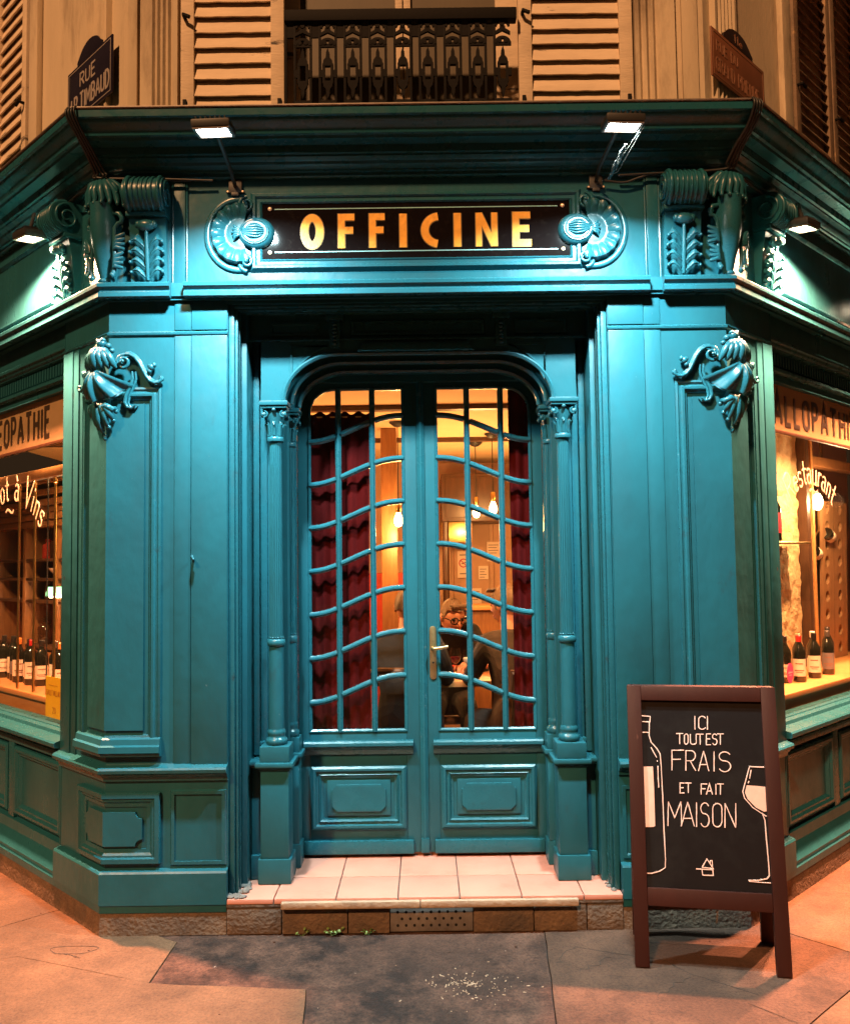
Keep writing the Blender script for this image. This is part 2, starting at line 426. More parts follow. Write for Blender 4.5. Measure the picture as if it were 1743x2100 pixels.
# stroke letters on a unit-high box
def _o(w): return arc(w / 2, .5, w / 2, .5, 90, 450, 20)
SL = {
 'I': (.02, [[(.01, 0), (.01, 1)]]),
 'C': (.42, [arc(.24, .76, .22, .22, 20, 180, 8) + arc(.24, .24, .22, .22, 180, 340, 8)]),
 'O': (.46, [arc(.23, .76, .22, .22, 0, 180, 8) + arc(.23, .24, .22, .22, 180, 360, 8) + [(.45, .76)]]),
 'T': (.5, [[(0, 1), (.5, 1)], [(.25, 1), (.25, 0)]]),
 'U': (.44, [[(.01, 1), (.01, .22)] + arc(.22, .22, .21, .21, 180, 360, 8) + [(.43, 1)]]),
 'E': (.4, [[(.4, 1), (.01, 1), (.01, 0), (.4, 0)], [(.01, .53), (.32, .53)]]),
 'S': (.42, [arc(.21, .76, .2, .23, 25, 270, 10)[:-1] + arc(.21, .27, .21, .27, 90, -155, 10)]),
 'F': (.4, [[(.4, 1), (.01, 1), (.01, 0)], [(.01, .55), (.3, .55)]]),
 'R': (.44, [[(.01, 0), (.01, 1), (.25, 1)] + arc(.25, .75, .18, .25, 90, -90, 8) + [(.01, .5)], [(.2, .5), (.45, 0)]]),
 'A': (.52, [[(0, 0), (.26, 1), (.52, 0)], [(.09, .33), (.43, .33)]]),
 'M': (.62, [[(.01, 0), (.03, 1), (.31, .35), (.59, 1), (.61, 0)]]),
 'N': (.48, [[(.01, 0), (.01, 1), (.47, 0), (.47, 1)]]),
 'P': (.42, [[(.01, 0), (.01, 1), (.24, 1)] + arc(.24, .74, .17, .26, 90, -90, 8) + [(.01, .48)]]),
 'H': (.46, [[(.01, 0), (.01, 1)], [(.45, 0), (.45, 1)], [(.01, .52), (.45, .52)]]),
 'L': (.38, [[(.01, 1), (.01, 0), (.38, 0)]]),
 'J': (.3, [[(.28, 1), (.28, .2)] + arc(.14, .2, .14, .2, 0, -160, 6)]),
 'B': (.44, [[(.01, 0), (.01, 1), (.22, 1)] + arc(.22, .77, .18, .23, 90, -90, 7) + [(.01, .54)], [(.22, .54)] + arc(.22, .27, .21, .27, 90, -90, 7) + [(.01, 0)]]),
 'D': (.46, [[(.01, 0), (.01, 1), (.18, 1)] + arc(.18, .5, .27, .5, 90, -90, 10) + [(.01, 0)]]),
 'G': (.46, [arc(.24, .76, .22, .24, 20, 180, 8) + arc(.24, .24, .22, .24, 180, 360, 8) + [(.46, .45), (.28, .45)]]),
 'V': (.5, [[(0, 1), (.25, 0), (.5, 1)]]),
 '1': (.2, [[(0, .8), (.16, 1), (.16, 0)]]),
 '2': (.4, [arc(.2, .76, .19, .24, 170, -30, 9) + [(.02, 0), (.4, 0)]]),
 '0': (.42, [_o(.42) ]),
 '.': (.06, [[(.02, 0), (.02, .1)]]),
 'e': (.36, [[(.04, .30), (.35, .30)] + arc(.19, .27, .17, .27, 12, 320, 12)]),
 's': (.3, [arc(.15, .40, .13, .14, 25, 260, 7)[:-1] + arc(.15, .14, .14, .14, 80, -155, 7)]),
 't': (.26, [[(.13, .85), (.13, .1), (.2, .01), (.27, .04)], [(.0, .56), (.27, .56)]]),
 'a': (.36, [arc(.16, .42, .14, .13, 150, 0, 6) + [(.30, .06), (.37, 0)], arc(.17, .17, .15, .17, 70, 350, 10)]),
 'u': (.38, [[(.04, .55), (.04, .14)] + arc(.18, .14, .14, .14, 180, 330, 5) + [(.32, .1)], [(.32, .55), (.32, .0), (.38, 0)]]),
 'r': (.28, [[(.07, .55), (.07, 0)], [(.07, .36), (.16, .52), (.27, .5)]]),
 'n': (.38, [[(.06, .55), (.06, 0)], [(.06, .36)] + arc(.19, .40, .13, .15, 150, 0, 6) + [(.32, 0)]]),
 'i': (.14, [[(.07, .55), (.07, 0)], [(.07, .74), (.07, .82)]]),
 'o': (.36, [arc(.18, .27, .16, .27, 90, 450, 14)]),
 'l': (.14, [[(.07, 1), (.07, 0)]]),
 '~': (.5, [[(0, .2), (.1, .34), (.22, .30), (.32, .16), (.44, .14), (.5, .28)]]),
}
SL['à'] = (.36, SL['a'][1] + [[(.08, .86), (.2, .66)]])
SL['É'] = (.4, SL['E'][1] + [[(.15, 1.1), (.28, 1.25)]])
def ribbon(mb, pl, w, t, M, h=0.0):
    """flat strip of width w, thickness t along a polyline on a plane"""
    if len(pl) > 2 and (Vector(pl[0][:2]) - Vector(pl[-1][:2])).length < 1e-5:
        mb.sweep(pl[:-1], [(-w / 2, h), (w / 2, h), (w / 2, h + t), (-w / 2, h + t)], True, M)
    else:
        mb.sweep(pl, [(-w / 2, h), (w / 2, h), (w / 2, h + t), (-w / 2, h + t)], False, M)
def letters(text, M, u0, v0, height, parent, material, wfrac=.16, t=.003, h=.0, track=.18, xs=1.0, name='letter', width=None, arcf=None):
    tot = sum(SL[c][0] * xs if c != ' ' else .3 * xs for c in text) + track * (len(text) - 1)
    k = (width / (tot * height)) if width else 1.0
    x = 0.0
    for c in text:
        if c == ' ': x += (.3 * xs + track) * height * k; continue
        w, sts = SL[c]
        mb = MB()
        for i, st in enumerate(sts):
            pts = [((x + px * xs * height * k), py * height) for px, py in st]
            if arcf: pts = [arcf(a, b_) for a, b_ in pts]
            ribbon(mb, [(u0 + a, v0 + b_) for a, b_ in pts], wfrac * height, t + .0004 * i, M, h)
        mb.build(name, material, parent, smooth=0)
        x += (w * xs + track) * height * k

# ================================================================== ground
pav = MB().box(-30, 30, -30, 30, -.3, -.016).build('pavement', 'joint', smooth=0)
tag(pav, kind='structure')
SLABS = [
 ('paving_slab', 'slab', [(-1.68, .30), (-2.07, -.09), (-4.4, 2.0), (-4.0, 2.62)], 0),
 ('paving_slab', 'slab', [(-1.68, .30), (-1.22, .24), (-1.18, -.017), (-1.055, -.095), (-1.06, -.467), (-1.605, -.248), (-1.68, -.215), (-1.738, -.244), (-2.07, -.09)], 0),
 ('asphalt_patch', 'asphalt', [(-1.18, -.017), (-1.2, .24), (.53, .24), (.516, -.027), (.471, -.593), (.455, -.795), (.36, -6), (-.30, -6), (-.424, -.772), (-.448, -.53), (-1.06, -.467), (-1.055, -.095)], -.003),
 ('paving_slab', 'slab', [(-2.07, -.09), (-1.738, -.244), (-1.68, -.215), (-1.605, -.248), (-1.06, -.467), (-.448, -.53), (-.424, -.772), (-.30, -6), (-6, -6), (-6, 3.4), (-4.4, 2.0)], .001),
 ('paving_slab', 'slab_shaded', [(.53, .24), (1.3, .24), (1.45, .05), (1.555, -.1), (1.80, -.37), (1.566, -.598), (1.329, -.818), (.50, -1.6), (.44, -1.6), (.455, -.795), (.471, -.593), (.516, -.027)], 0),
 ('paving_slab', 'slab', [(1.45, .05), (4.0, 2.62), (4.4, 2.2), (1.80, -.37), (1.555, -.1)], .001),
 ('paving_slab', 'slab', [(.44, -1.6), (.50, -1.6), (1.329, -.818), (1.566, -.598), (1.80, -.37), (4.4, 2.2), (6, 3.4), (6, -6), (.36, -6)], -.001),
]
def inset(poly, d):
    n = len(poly); A = sum(poly[i][0] * poly[(i + 1) % n][1] - poly[(i + 1) % n][0] * poly[i][1] for i in range(n))
    sg = 1 if A > 0 else -1; out = []
    for i in range(n):
        p = Vector(poly[i]); d0 = (p - Vector(poly[i - 1])).normalized(); d1 = (Vector(poly[(i + 1) % n]) - p).normalized()
        n0 = Vector((-d0.y, d0.x)) * sg; n1 = Vector((-d1.y, d1.x)) * sg
        mm = (n0 + n1) / max(.4, 1 + n0.dot(n1)); out.append((p.x + mm.x * d, p.y + mm.y * d))
    return out
for nm, mt, poly, dz in SLABS:
    # wobble the edges a little so that the joints are not ruled
    pts = []
    for i in range(len(poly)):
        a = Vector(poly[i]); b_ = Vector(poly[(i + 1) % len(poly)]); k = max(1, min(14, int((b_ - a).length / .12)))
        for j in range(k):
            q = a.lerp(b_, j / k)
            pts.append((q.x + math.sin(q.x * 37 + q.y * 23) * .0022, q.y + math.sin(q.x * 29 - q.y * 41) * .0022))
    MB().prism(inset(pts, .0022), -.03, dz, flat, bev=.0025).build(nm, mt, pav, smooth=30)
# an irregular sunk mark (old patched hole) in the left slab and hairline cracks
mk = [(-1.47 + .095 * math.cos(a) * (1 + .15 * math.sin(3 * a)), -.165 + .045 * math.sin(a) * (1 + .2 * math.cos(2 * a))) for a in [i * 2 * PI / 22 for i in range(22)]]
MB().sweep(mk, [(-.001, .0012), (.001, .0012), (.001, .0018), (-.001, .0018)], True).build('crack', 'joint', pav, smooth=0)
rc = random.Random(5)
for (x0, y0), (x1, y1) in [((.62, -.20), (.95, -.33)), ((.95, -.33), (1.02, -.45)), ((.75, -.3), (.60, -.42)), ((1.02, -.45), (1.22, -.62)), ((.85, -.62), (1.02, -.45)), ((.52, -.34), (.62, -.2)), ((.9, -.16), (1.12, -.2)), ((1.16, -.68), (1.28, -.82)), ((-1.5, -.2), (-1.41, -.24))]:
    n = 9; pts = []
    for i in range(n + 1):
        t = i / n; j = 0 if i in (0, n) else rc.uniform(-.012, .012)
        pts.append((x0 + (x1 - x0) * t + j, y0 + (y1 - y0) * t - j))
    MB().sweep(pts, [(-.0009, .0009), (.0009, .0009), (.0009, .0016), (-.0009, .0016)], False, scale=lambda t: 1.3 - abs(t - .4)).build('crack', 'joint', pav, smooth=0)
# flattened chewing gum and litter specks
gm = MB()
for i in range(14):
    x = rc.uniform(-2.0, 2.0); y = rc.uniform(-.85, -.05 + max(0, abs(x) - 1.4))
    r = rc.uniform(.004, .011)
    gm.blob((x, y, .001), (r, r * rc.uniform(.5, 1), .0022), 7, 4)
fk = MB()
for i in range(150):
    a = rc.uniform(0, 2 * PI); q = abs(rc.gauss(0, .11)); r = rc.uniform(.0008, .0032)
    fk.blob((.17 + math.cos(a) * q * 1.25, -.50 + math.sin(a) * q * .85, -.0022), (r * rc.uniform(1, 3.2), r, .0016), 6, 4, Matrix.Rotation(rc.uniform(0, 3), 3, 'Z'))
tag(fk.build('paint_fleck', 'stone_trim', pav), kind='stuff')
tag(gm.build('gum_spot', 'slab_shaded', pav), kind='stuff')

# ================================================================== doorstep
TZ = .15
step = thing('doorstep', 'stone entrance step with peach floor tiles in front of the double door', 'step', (0, 0, 0))
xs = [-.86, -.655, -.385, -.116, .152, .421, .69, .86]
ys = [(-.042, .221), (.221, .54)]
MB().box(-.862, .862, -.02, .62, .02, TZ - .012).build('step_bed', 'grout', step, smooth=0)
for j, (y0, y1) in enumerate(ys):
    for i in range(len(xs) - 1):
        a, b_ = xs[i], xs[i + 1]
        # joints fan a little in the photograph's back row
        g = .0030
        MB().box(a + g, b_ - g, y0 + g, y1 - g, TZ - .02, TZ + rc.uniform(-.0008, .0008), flat, bev=.0015).build('tile', 'tile', step)
MB().box(-.62, -.02, -.068, -.0425, TZ - .036, TZ - .006, flat, bev=.006).build('nosing', 'stone_trim', step)
MB().box(-.018, .663, -.068, -.0425, TZ - .036, TZ - .006, flat, bev=.006).build('nosing', 'stone_trim', step)
for a, b_ in [(-.86, -.622), (-.62, -.335), (-.333, -.152), (.209, .47), (.472, .70), (.702, .86)]:
    MB().box(a + .001, b_ - .001, -.036 - rc.uniform(0, .004), -.0205, 0, TZ - .038, flat, bev=.005).build('stone_block', 'stone_base', step)
MB().box(-.86, -.622, -.038, -.0205, TZ - .036, TZ - .021, flat, bev=.003).build('stone_block', 'stone_base', step)
MB().box(.665, .86, -.038, -.0205, TZ - .036, TZ - .021, flat, bev=.003).build('stone_block', 'stone_base', step)
gr = MB().box(-.150, .207, -.034, -.0205, .004, TZ - .039, flat, bev=.002).build('vent_grille', 'steel', step)
hm = MB()
for r_ in range(3):
    for c_ in range(9 if r_ != 1 else 8):
        cx = -.118 + .036 * c_ + (.018 if r_ == 1 else 0); cz = .086 - .028 * r_
        hm.prism(arc(cx, cz, .0062, .0062, 0, 330, 11), .0341, .0349, MF)
tag(hm.build('hole', 'hole', gr, smooth=0), kind='stuff')
# crumbled cement at the left end of the step
cm = MB()
for i in range(26):
    t = rc.random(); x = -.855 + .10 * rc.random() * (1 - .5 * t); y = -.03 + .19 * t
    cm.blob((x, y, TZ + .004), (rc.uniform(.012, .026), rc.uniform(.012, .024), rc.uniform(.004, .009)), 7, 5, Matrix.Rotation(rc.uniform(0, 3), 3, 'Z'))
tag(cm.build('cement_rubble', 'cement', step, smooth=60), kind='stuff')
cm = MB()
for i in range(9):
    cm.blob((.84 - .03 * rc.random(), .0 + .14 * rc.random(), TZ + .002), (rc.uniform(.008, .018), rc.uniform(.008, .02), rc.uniform(.004, .009)), 7, 5)
tag(cm.build('cement_rubble', 'cement', step, smooth=60), kind='stuff')
# weeds in the joint at the foot of the step
for q, (x, n_, lab) in enumerate([(-.40, 15, 'largest green weed at the foot of the stone step left of the vent grille'), (-.25, 8, 'small green weed at the step next to the perforated vent grille'), (-.53, 4, 'tiny green weed sprout at the left end of the stone step')]):
    wt = thing('weed', lab, 'plant', (x, -.05, 0), 'weeds along the foot of the step')
    st = MB(); lf = MB()
    for i in range(n_):
        a = rc.uniform(0, 2 * PI); l = rc.uniform(.012, .034) * (1.2 if q == 0 else .8)
        tip = Vector((x + math.cos(a) * l * 1.2, -.05 + min(.006, math.sin(a) * l * .8), .004 + l * rc.uniform(.3, .9)))
        st.tube([(x + math.cos(a) * .003, -.05, -.002), tip], .0008, 5)
        lf.blob(tip, (.008, .006, .0016), 6, 4, Matrix.Rotation(rc.uniform(0, 3), 3, 'X') @ Matrix.Rotation(a, 3, 'Z'))
    st.build('stem', 'leaf_green', wt); lf.build('leaves', 'leaf_green', wt)

# ================================================================== upper storey
bld = thing('corner_building', 'cream rendered upper storey of the corner building above the teal shopfront', 'building', (0, .1, 3.62))
UO = -.08                                                       # upper wall stands back from the shopfront
def uoff(path_off): return path_off
TOPZ = 5.4
wxl, wxr = -.605, .487                                          # window opening
def plan(off, s_end):
    xc = XC + off * (S2 - 1)
    return [P2(-1, s_end, off), (-xc, -off), (xc, -off), P2(1, s_end, off)]
pl_ = plan(UO, 4.2)
MB().sweep([pl_[0], pl_[1], (wxl - .03, .08), (wxl - .03, .30)], [(-.10, 3.62), (0, 3.62), (0, TOPZ), (-.10, TOPZ)]).build('wall', 'cream_wall', bld, smooth=0)
MB().sweep([(wxr + .03, .30), (wxr + .03, .08), pl_[2], pl_[3]], [(-.10, 3.62), (0, 3.62), (0, TOPZ), (-.10, TOPZ)]).build('wall', 'cream_wall', bld, smooth=0)
MB().box(wxl - .13, wxr + .13, .07, .34, 3.62, 3.70).build('window_sill', 'cream_wall', bld, smooth=0)
# window with frame, curtains dim behind
win = group_part('window', bld)
for a, b_ in [(wxl - .028, wxl + .05), (-.09, -.055), (-.05, -.015), (wxr - .09, wxr + .028)]:
    MB().box(a, b_, .20, .25, 3.70, TOPZ - .001, flat, bev=.005).build('window_frame', 'shutter_paint', win)
for a, b_ in [(wxl + .05, -.09), (-.015, wxr - .09)]:
    MB().box(a, b_, .222, .228, 3.70, TOPZ - .001).build('pane', 'net_curtain', win, smooth=0)
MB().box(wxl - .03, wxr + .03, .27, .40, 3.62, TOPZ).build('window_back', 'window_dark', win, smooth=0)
# pilasters
def fluted(M, u0, u1, z0, z1, h0, parent, nfl=4, flat_l=.03, flat_r=.03):
    p = group_part('pilaster', parent)
    prof = [(u0, 0.0), (u0, h0), (u0 + flat_l, h0)]
    fw = (u1 - u0 - flat_l - flat_r) / nfl
    for i in range(nfl):
        a = u0 + flat_l + i * fw
        for k in range(1, 7):
            t = k / 7; prof.append((a + fw * (.12 + .76 * t), h0 - .55 * fw * math.sin(PI * t)))
        prof.append((a + fw, h0))
    prof += [(u1 - .001, h0), (u1, 0.0)]
    MB().prism(prof, z0 + .10, z1, lambda a, h, z: M(a, z, h)).build('shaft', 'cream_wall', p, smooth=30)
    MB().box(u0 - .012, u1 + .012, z0, z0 + .10, 0.001, h0 + .012, M, bev=.004).build('base', 'cream_wall', p)
MU = MY(.08)
fluted(MU, -1.275, -1.105, 3.63, TOPZ, .035, bld, 4, .05, .02)
fluted(MU, 1.035, 1.225, 3.63, TOPZ, .035, bld, 3, .02, .07)
def MSU(side):
    f = MS(side); return lambda s_, v, h: f(s_, v, h + UO)
fluted(MSU(-1), .16, .40, 3.63, TOPZ, .03, bld, 5, .02, .02)
fluted(MSU(1), .10, .33, 3.63, TOPZ, .03, bld, 5, .02, .02)
MB().box(-1.345, -1.30, 3.63, TOPZ, .002, .02, MU, bev=.004).build('corner_strip', 'cream_wall', bld)
MB().box(1.26, 1.335, 3.63, TOPZ, .002, .02, MU, bev=.004).build('corner_strip', 'cream_wall', bld)
# shutters
def shutter(M, u0, u1, z0, z1, h, parent, pm='shutter_paint', pitch=.0755, tilt=.55, stile=.062, midrail=None, openn=False, label=None):
    s_ = group_part('shutter', parent)
    if label: s_['label'] = label
    for a, b_ in [(u0, u0 + stile), (u1 - stile, u1)]:
        MB().box(a, b_, z0, z1, h, h + .036, M, bev=.003).build('stile', pm, s_)
    MB().box(u0 + stile, u1 - stile, z0, z0 + .05, h + .003, h + .033, M, bev=.003).build('rail', pm, s_)
    sl = None; z = z0 + .055
    rs = random.Random(int(u0 * 1000) + 3)
    while z < z1 - .05:
        jz = rs.uniform(-.004, .004)
        a, b_ = u0 + stile - .003, u1 - stile + .003
        d = pitch * 1.0
        # slat leaning outward at its foot: outer edge low
        def M2(u, q, t, z=z, jz=jz): return M(u, z + jz + q * d * (1 if not openn else .62) + t * .0, h + .031 - q * .024 + t)
        mb = MB(); bm = mb.bm
        n = 10
        for i in range(n + 1): pass
        pts0 = []
        rows = []
        for i in range(n + 1):
            u = a + (b_ - a) * i / n; e = rs.uniform(-.0016, .0016)
            rows.append([bm.verts.new(M2(u, 0.0, 0) + M(0, e, 0) - M(0, 0, 0)), bm.verts.new(M2(u, .99, 0)), bm.verts.new(M2(u, .99, -.008)), bm.verts.new(M2(u, 0.0, -.010) + M(0, e, 0) - M(0, 0, 0))])
        for i in range(n):
            for k in range(4): bm.faces.new((rows[i][k], rows[i + 1][k], rows[i + 1][(k + 1) % 4], rows[i][(k + 1) % 4]))
        bm.faces.new(rows[0]); bm.faces.new(list(reversed(rows[-1])))
        mb.build('slat', pm, s_, smooth=0)
        z += pitch
    # iron hinge straps and stay
    for zz in (z0 + .035,):
        MB().box(u0 + .012, u0 + .03, zz - .02, zz + .07, h + .0365, h + .046, M, bev=.003).build('hinge', 'iron', s_)
        MB().box(u1 - .03, u1 - .012, zz - .02, zz + .07, h + .0365, h + .046, M, bev=.003).build('hinge', 'iron', s_)
    MB().tube([M(u0 + .02, z0 + .50, h + .036), M(u0 + .02, z0 + .50, h + .065), M(u0 + .05, z0 + .485, h + .07)], .009, 8).build('shutter_stay', 'iron', s_)
    return s_
shutter(MU, -1.09, -.607, 3.66, 5.0, .004, bld)
shutter(MU, .489, 1.022, 3.66, 5.0, .004, bld)
sl = shutter(MSU(-1), 1.14, 1.62, 3.70, 5.2, .004, bld)
s3 = shutter(MSU(1), 1.02, 1.56, 3.70, 5.2, .004, bld, pm='shutter_dark', pitch=.062, stile=.06, openn=True, label='dark flaking louvred shutter')
s4 = shutter(MSU(1), 1.575, 2.05, 3.70, 5.2, .004, bld, pm='shutter_dark', pitch=.062, stile=.06, openn=True, label='dark flaking louvred shutter')
for sd, s0 in ((-1, 1.00), (1, .88)):
    MB().box(s0, s0 + .11, 3.62, TOPZ, .001, .035, MSU(sd), bev=.006).build('window_surround', 'cream_wall', bld)
# balcony railing
ral = group_part('balcony_railing', bld)
MR_ = MY(.02)
rx0, rx1 = -.60, .478
rz0, rz1 = 3.655, 4.165
MB().box(rx0, rx1, rz1 - .055, rz1, -.02, .03, MR_, bev=.006).build('top_rail', 'iron', ral)
MB().box(rx0, rx1, rz0 - .012, rz0 + .02, -.01, .02, MR_, bev=.003).build('bottom_rail', 'iron', ral)
unit = .1158
base_unit = None; base_bar = None
nU = 9
x00 = -.515
def baluster(cx):
    mb = MB()
    k = MR_
    zc = 3.865
    # centre cartouche: frame with rectangular eye
    def diamond(s0): return [(cx, zc - .135 * s0), (cx + .022 * s0, zc - .085), (cx + .028, zc), (cx + .022 * s0, zc + .085), (cx, zc + .135 * s0), (cx - .022 * s0, zc + .085), (cx - .028, zc), (cx - .022 * s0, zc - .085)]
    mb.sweep([(cx - .013, zc - .035), (cx + .013, zc - .035), (cx + .013, zc + .035), (cx - .013, zc + .035)], [(0, .0), (.012, 0), (.012, .016), (0, .016)], True, k)
    for sg in (-1, 1):
        mb.prism([(cx - .024, zc + sg * .036), (cx + .024, zc + sg * .036), (cx + .020, zc + sg * .062), (cx + .009, zc + sg * .076), (cx + .008, zc + sg * .098), (cx, zc + sg * .122), (cx - .008, zc + sg * .098), (cx - .009, zc + sg * .076), (cx - .020, zc + sg * .062)], .001, .017, k)
        mb.box(cx + sg * .024, cx + sg * .040, zc - .018, zc + .018, .002, .014, k)
        # scroll bands above and below
        zz = zc + sg * .135
        mb.sweep(arc(cx, zz, .033, .030, 180 if sg > 0 else 180, 360 if sg < 0 else 0, 10), [(-.006, .001), (.006, .001), (.006, .015), (-.006, .015)], False, k)
        mb.box(cx - .040, cx + .040, zz - .008, zz + .008, .003, .013, k)
        mb.prism(arc(cx - .014, zz + sg * .012, .010, .010, 0, 330, 11), .002, .016, k)
        mb.prism(arc(cx + .014, zz + sg * .012, .010, .010, 0, 330, 11), .002, .016, k)
    z2 = zc + .19
    mb.prism([(cx - .036, z2 - .012), (cx, z2 + .006), (cx + .036, z2 - .012), (cx + .036, z2 + .002), (cx + .014, z2 + .016), (cx + .012, z2 + .03), (cx, z2 + .022), (cx - .012, z2 + .03), (cx - .014, z2 + .016), (cx - .036, z2 + .002)], .002, .015, k)
    mb.sweep(arc(cx, z2 + .025, .031, .033, 170, 10, 8), [(-.005, .001), (.005, .001), (.005, .013), (-.005, .013)], False, k)
    mb.prism(arc(cx, z2 + .042, .011, .014, 0, 330, 11), .002, .015, k)
    mb.prism([(cx - .032, rz0 + .02), (cx - .02, rz0 + .02), (cx, zc - .165), (cx + .02, rz0 + .02), (cx + .032, rz0 + .02), (cx + .006, zc - .138), (cx - .006, zc - .138)], .003, .012, k)
    return mb
b0 = baluster(x00).build('baluster', 'iron', ral, smooth=25)
for i in range(1, nU):
    o = b0.copy(); COL.objects.link(o); o.parent = ral; o.location = (unit * i, 0, 0)
def bars():
    mb = MB()
    for sg in (-1, 1):
        mb.box(x00 - unit / 2 + sg * .021 - .006, x00 - unit / 2 + sg * .021 + .006, rz0 + .0195, rz1 - .0545, 0, .012, MR_, bev=.002)
    mb.box(x00 - unit / 2 - .0149, x00 - unit / 2 + .0149, rz1 - .125, rz1 - .085, .001, .011, MR_)
    mb.prism([(x00 - unit / 2 - .025, rz1 - .07), (x00 - unit / 2 - .012, rz1 - .085), (x00 - unit / 2 + .012, rz1 - .085), (x00 - unit / 2 + .025, rz1 - .07), (x00 - unit / 2 + .025, rz1 - .055), (x00 - unit / 2 + .018, rz1 - .055), (x00 - unit / 2 + .012, rz1 - .068), (x00 - unit / 2 - .012, rz1 - .068), (x00 - unit / 2 - .018, rz1 - .055), (x00 - unit / 2 - .025, rz1 - .055)], .002, .010, MR_)
    return mb
b1 = bars().build('bar_pair', 'iron', ral, smooth=25)
for i in range(1, nU + 1):
    if i == nU: break
    o = b1.copy(); COL.objects.link(o); o.parent = ral; o.location = (unit * i, 0, 0)
# street name plates
def plate(side, s0, s1, z0, z1, mback, mtext, mtop, texts, label, toptext, flip):
    st = thing('street_sign', label, 'sign', tuple(MSU(side)((s0 + s1) / 2, z0, .034)))
    M0 = MSU(side)
    if side < 0:
        Mx = lambda u, v, h: M0(s1 - u, v, h)           # reading direction runs towards the corner
    else:
        Mx = lambda u, v, h: M0(s0 + u, v, h)
    W = s1 - s0
    MB().box(0, W, z0, z1, .033, .042, Mx, bev=.004).build('plate', mback, st)
    top = [(W * .22, z1 + .001), (W * .78, z1 + .001), (W * .78, z1 + .02)] + arc(W / 2, z1 + .03, W * .22, .055, 10, 170, 10) + [(W * .22, z1 + .02)]
    MB().prism(top, .034, .041, Mx, bev=.003).build('arched_top', mtop, st)
    ins = .016
    MB().sweep([(ins, z0 + ins), (W - ins, z0 + ins), (W - ins, z1 - ins), (ins, z1 - ins)], [(-.002, .0421), (.002, .0421), (.002, .0432), (-.002, .0432)], True, Mx).build('border', mtext, st, smooth=0)
    for t, u0, v0, hh, wd in texts:
        letters(t, Mx, u0, v0, hh, st, mtext, wfrac=.15, t=.0012, h=.0421, width=wd)
    if toptext: letters(toptext, Mx, W * .42, z1 + .018, .042, st, mtext, wfrac=.14, t=.0012, h=.0411, width=W * .15)
    return st
plate(-1, .07, .57, 3.83, 4.115, 'enamel_blue', 'enamel_white', 'enamel_blue', [('RUE', .15, 3.995, .066, .17), ('J.P.TIMBAUD', .03, 3.875, .084, .44)],
      'dark blue enamel street name plate on the left wall above the shopfront', '', 1)
plate(1, .03, .60, 3.86, 4.10, 'enamel_orange_shade', 'enamel_text_orange_shade', 'enamel_dark', [('RUE DU', .05, 4.00, .05, .22), ('GRAND PRIEURE', .04, 3.90, .066, .46)],
      'street name plate with arched top and painted-in orange shade on the right wall above the shopfront', '11e', 1)

# ================================================================== shopfront
shop = thing('corner_shopfront', 'ornate glossy teal wooden shopfront wrapping the chamfered street corner', 'shopfront', (0, 0, 0))
PT = 'paint'; TR = 'paint_trim'
SEND = 3.6
# stone plinth under the woodwork
for sd in (-1, 1):
    pth = [P2(-1, SEND), (-XC, 0), (-.862, 0)] if sd < 0 else [(.862, 0), (XC, 0), P2(1, SEND)]
    MB().sweep(pth, [(-.2, 0), (.032, 0), (.026, .095), (-.2, .095)]).build('stone_plinth', 'stone_base', shop, smooth=0)
    MB().sweep(pth, [(-.2, .0952), (.030, .0952), (.030, .128), (-.2, .128)]).build('painted_plinth', PT, shop, smooth=0)

def cyma(o0, z0, o1, z1, n=6, inv=False):
    """S-shaped moulding between two points"""
    out = []
    for i in range(n + 1):
        t = i / n
        a = t + (-1 if inv else 1) * .14 * math.sin(2 * PI * t)
        out.append((o0 + (o1 - o0) * a, z0 + (z1 - z0) * t))
    return out
def fold_frame(F, w0, w1, z0, z1, prof, crossing=True):
    path = [(w0, z0), (0, z0), (w1, z0), (w1, z1), (0, z1), (w0, z1)] if crossing else [(w0, z0), (w1, z0), (w1, z1), (w0, z1)]
    return MB().sweep(path, prof, True, F)
def fold_slab(F, w0, w1, z0, z1, h0, h1, bev=0):
    mb = MB(); bm = mb.bm
    W_ = [w0, 0, w1]
    g = {}
    for i, w in enumerate(W_):
        for j, z in enumerate((z0, z1)):
            for k, h in enumerate((h0, h1)):
                g[i, j, k] = bm.verts.new(F(w, z, h))
    for i in range(2):
        for k in (0, 1): bm.faces.new((g[i, 0, k], g[i + 1, 0, k], g[i + 1, 1, k], g[i, 1, k]))
        for j in (0, 1): bm.faces.new((g[i, j, 0], g[i + 1, j, 0], g[i + 1, j, 1], g[i, j, 1]))
    for i in (0, 2): bm.faces.new((g[i, 0, 0], g[i, 1, 0], g[i, 1, 1], g[i, 0, 1]))
    return mb

